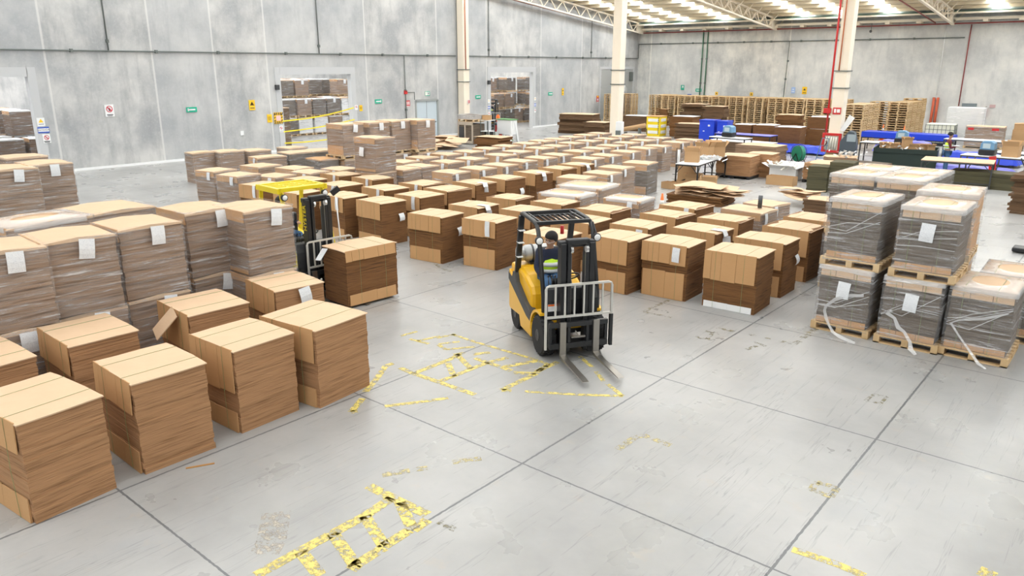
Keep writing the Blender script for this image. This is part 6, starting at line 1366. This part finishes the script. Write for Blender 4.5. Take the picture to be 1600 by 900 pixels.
# IBC tote and goods by the back wall
c = G(1476, 229); c = Vector((c.x - .45, c.y + .6, 0)); o = empty('liquid_tote', (c.x, c.y, 0), R(3), 'white liquid tote in a dark wire cage on a dark pallet near the back wall', 'liquid tote')
MB().box(-.75, .75, -.5, .5, .18, 1.3).build('tank', M_POLY, o, bevel=.06); MB().box(-.78, .78, -.55, .55, 0, .16).build('plastic_pallet', M_BLACK, o); b = MB()
for k in range(8): x = -.77 + k * .22; b.box(x - .012, x + .012, -.53, -.51, .16, 1.25)
for k in range(5): z = .18 + k * .26; b.box(-.78, .78, -.535, -.515, z - .012, z + .012).box(.765, .785, -.53, .53, z - .012, z + .012)
for k in range(5): y = -.52 + k * .26; b.box(.765, .785, y - .012, y + .012, .16, 1.25)
b.build('wire_cage', M_GREYP, o)
wrap_stack((c.x + .9, c.y + 1.9), 1.9, 1.2, 2.2, R(3), 'big white wrapped bale standing behind the liquid tote', None, lab='', flap=0, edge=M_WHITE, top=M_WHITE, film=M_FILMW)
wrap_stack((c.x + 2.35, c.y - .1), 1.9, 1.2, 1.28, R(3), 'wrapped load with red corner marks right of the liquid tote', None, lab='', flap=0, pallet=True, edge=M_EDGEW, film=M_FILMT)
MBR = MB().box(-.85, -.55, -.63, -.62, 1.05, 1.18).box(.35, .7, -.63, -.62, 1.05, 1.18)
for o in list(COL.objects):
    if o.get('label') == 'wrapped load with red corner marks right of the liquid tote': MBR.build('red_mark', M_RED, o)
sheets((c.x + 3.9, c.y + 1.2), .7, .9, 1.4, R(6), 'upright kraft boards leaning right of the red-marked load', n=4, jit=.06, edge=M_BOX, top=M_BOX)
wrap_stack((c.x + 5.6, c.y + 1.6), 2.2, 1.2, 1.0, R(-3), 'flat-topped white film load near the back wall at the right', None, lab='', flap=0, pallet=True, edge=M_EDGEG, top=M_WHITE, film=M_FILMT)
wrap_stack((c.x + 8.0, c.y + 1.9), 1.8, 1.2, 1.75, R(-3), 'grey crumpled wrapped load at the right photo edge by the back wall', None, lab='', flap=0, pallet=True, edge=M_EDGEG, film=M_FILMT)
c = G(1612, 335); sheets((c.x, c.y + .4), 1.3, 1.2, 1.25, R(-6), 'ragged dark brown board pile cut by the right photo edge', n=16, jit=.10, edge=M_DARKB, top=M_DARKB)
c = G(1603, 395); tag(MB().box(-.3, .3, -.22, .22, .03, .14).build('black_case', M_BLACK, loc=(c.x, c.y, 0), bevel=.03), 'flat black case on the floor at the right photo edge', 'case')
# small things on stacks
c = G(1187, 325, 1.16); tag(MB().lathe([(.06, -.05), (.16, -.05), (.16, .05), (.06, .05)], (0, 0, .16), 18, 'x').build('tape_roll', M_DGREY, loc=(c.x, c.y, 1.16), rz=R(20)), 'dark strapping roll standing on the film-wrapped stack behind the strapped rows', 'roll')

# ------------------------------------------------------------ floor markings
def mark(label, segs, wd=.09, m=M_MARK):
    b = MB()
    for (x0, y0, x1, y1) in segs:
        p, q = G(x0, y0, .003), G(x1, y1, .003); d = (q - p); L = d.length; d.normalize(); s = Vector((-d.y, d.x, 0)) * wd / 2; n = max(1, int(L / .3))
        for k in range(n):
            a, e = p + (q - p) * k / n, p + (q - p) * (k + 1) / n; b.add([a - s, e - s, e + s, a + s, a - s - Vector((0, 0, .002)), e - s - Vector((0, 0, .002)), e + s - Vector((0, 0, .002)), a + s - Vector((0, 0, .002))], [(0, 1, 2, 3), (0, 4, 5, 1), (2, 6, 7, 3)])
    return tag(b.build('floor_marking', m), label, 'floor marking')
def Z3(pts): return [(520 + a / 3.333, 480 + b / 3.333, 520 + c / 3.333, 480 + d / 3.333) for a, b, c, d in pts]
mark('worn yellow ladder-like floor marking at the bottom of the photo', [(400, 899, 470, 860), (470, 860, 520, 833), (520, 833, 570, 806), (570, 806, 612, 778), (576, 759, 612, 777), (612, 777, 668, 804), (470, 862, 500, 899), (520, 833, 555, 883), (570, 806, 600, 853), (625, 785, 645, 828), (555, 883, 600, 855), (600, 853, 640, 828), (645, 828, 668, 812), (558, 882, 548, 890)], .13)
mark('faint yellow dashed floor line above the ladder-like marking', [(597, 742, 640, 735), (650, 733, 668, 731), (707, 722, 752, 716)], .1, M_MARKF)
mark('thick yellow outline marking with cross bars left of the forklift forks', Z3([(350, 315, 420, 345), (420, 345, 540, 385), (540, 385, 740, 455), (560, 385, 800, 290), (420, 345, 600, 275), (600, 275, 680, 235), (600, 290, 630, 360), (640, 240, 720, 320), (800, 290, 910, 262), (740, 265, 930, 330), (730, 245, 820, 235), (890, 310, 1060, 280), (940, 340, 1060, 345), (1120, 298, 1060, 340), (880, 430, 1060, 345), (880, 432, 930, 434), (1170, 285, 1060, 335)]), .10)
mark('long worn yellow marking band running behind the outline marking', Z3([(620, 140, 740, 180), (740, 180, 860, 215), (860, 215, 1040, 268), (1040, 268, 1130, 300), (540, 160, 640, 140), (400, 165, 500, 190), (350, 150, 440, 125), (440, 175, 560, 150), (550, 195, 590, 220), (550, 192, 660, 178), (590, 220, 740, 205)]), .07)
mark('yellow triangle marking under the fork tips', Z3([(1000, 438, 1280, 455), (1280, 455, 1510, 462), (1285, 255, 1350, 310), (1370, 335, 1410, 385), (1430, 400, 1510, 462)]), .07)
mark('yellow corner marking near the front left row of stacks', Z3([(315, 292, 275, 305), (275, 305, 230, 370), (230, 370, 170, 440), (155, 475, 95, 545), (95, 545, 130, 540)]), .10)
mark('thin yellow floor line below the corner marking', Z3([(270, 515, 440, 495), (440, 495, 600, 472)]), .08)
mark('yellow bent stroke alone in the open floor at right', [(965, 702, 992, 683), (992, 683, 1006, 680), (1006, 680, 1048, 696)], .10, M_MARKF)
mark('small worn yellow square next to the floor joint at right', [(1266, 766, 1277, 753), (1277, 753, 1308, 762), (1308, 762, 1298, 776), (1298, 776, 1266, 764)], .08, M_MARKF)
mark('faint dark square ghost marking in the right floor', [(1352, 626, 1366, 616), (1366, 616, 1386, 620), (1386, 620, 1376, 630), (1376, 630, 1352, 626)], .05, M_MARKD)
mark('yellow line at the bottom right starting from the floor joint', [(1238, 858, 1275, 870), (1275, 870, 1310, 882), (1310, 882, 1352, 900)], .10)
mark('short yellow stroke cut by the bottom edge at the far right', [(1547, 890, 1538, 902)], .14)
mark('dark worn L-shaped marking before the strapped stacks', [(1045, 469, 1020, 480), (1020, 480, 1006, 487), (1006, 487, 1050, 496)], .08, M_MARKD)
mark('worn fragments of marking before the front strapped stack', [(1086, 526, 1105, 530), (1105, 530, 1115, 518), (1102, 517, 1126, 522), (1120, 512, 1148, 518)], .08, M_MARKD)
mark('worn yellow-brown fragments right of the floor joint', [(1166, 546, 1182, 540), (1178, 534, 1196, 541), (1195, 528, 1204, 529), (1170, 523, 1182, 524)], .08, M_MARKD)
mark('dark band marking beside the leftmost pallets', [(1218, 533, 1240, 537), (1240, 537, 1250, 533), (1253, 528, 1265, 522), (1262, 520, 1276, 513)], .10, M_MARKD)
mark('worn marking scraps behind the front strapped stacks at the left of the forklift', [(680, 412, 690, 420), (690, 420, 705, 424)], .08, M_MARKD)
mark('faded tan smear on the floor left of the ladder-like marking', [(432, 800, 424, 845), (424, 845, 412, 866)], .3, worn('tan_smear', (.50, .45, .37), .47))
mark('dark scuffed strip beside the ladder-like marking', [(686, 815, 712, 828)], .08, M_MARKD)
tag(MB().box(-.16, .16, -.015, .015, 0, .006).build('wood_splinter', mat('splinter_brown', (.45, .22, .06), .7), loc=G(313, 728, .002), rz=R(62)), 'thin brown splinter lying on the floor before the left stacks', 'splinter')
print('OBJECTS', len(bpy.data.objects))
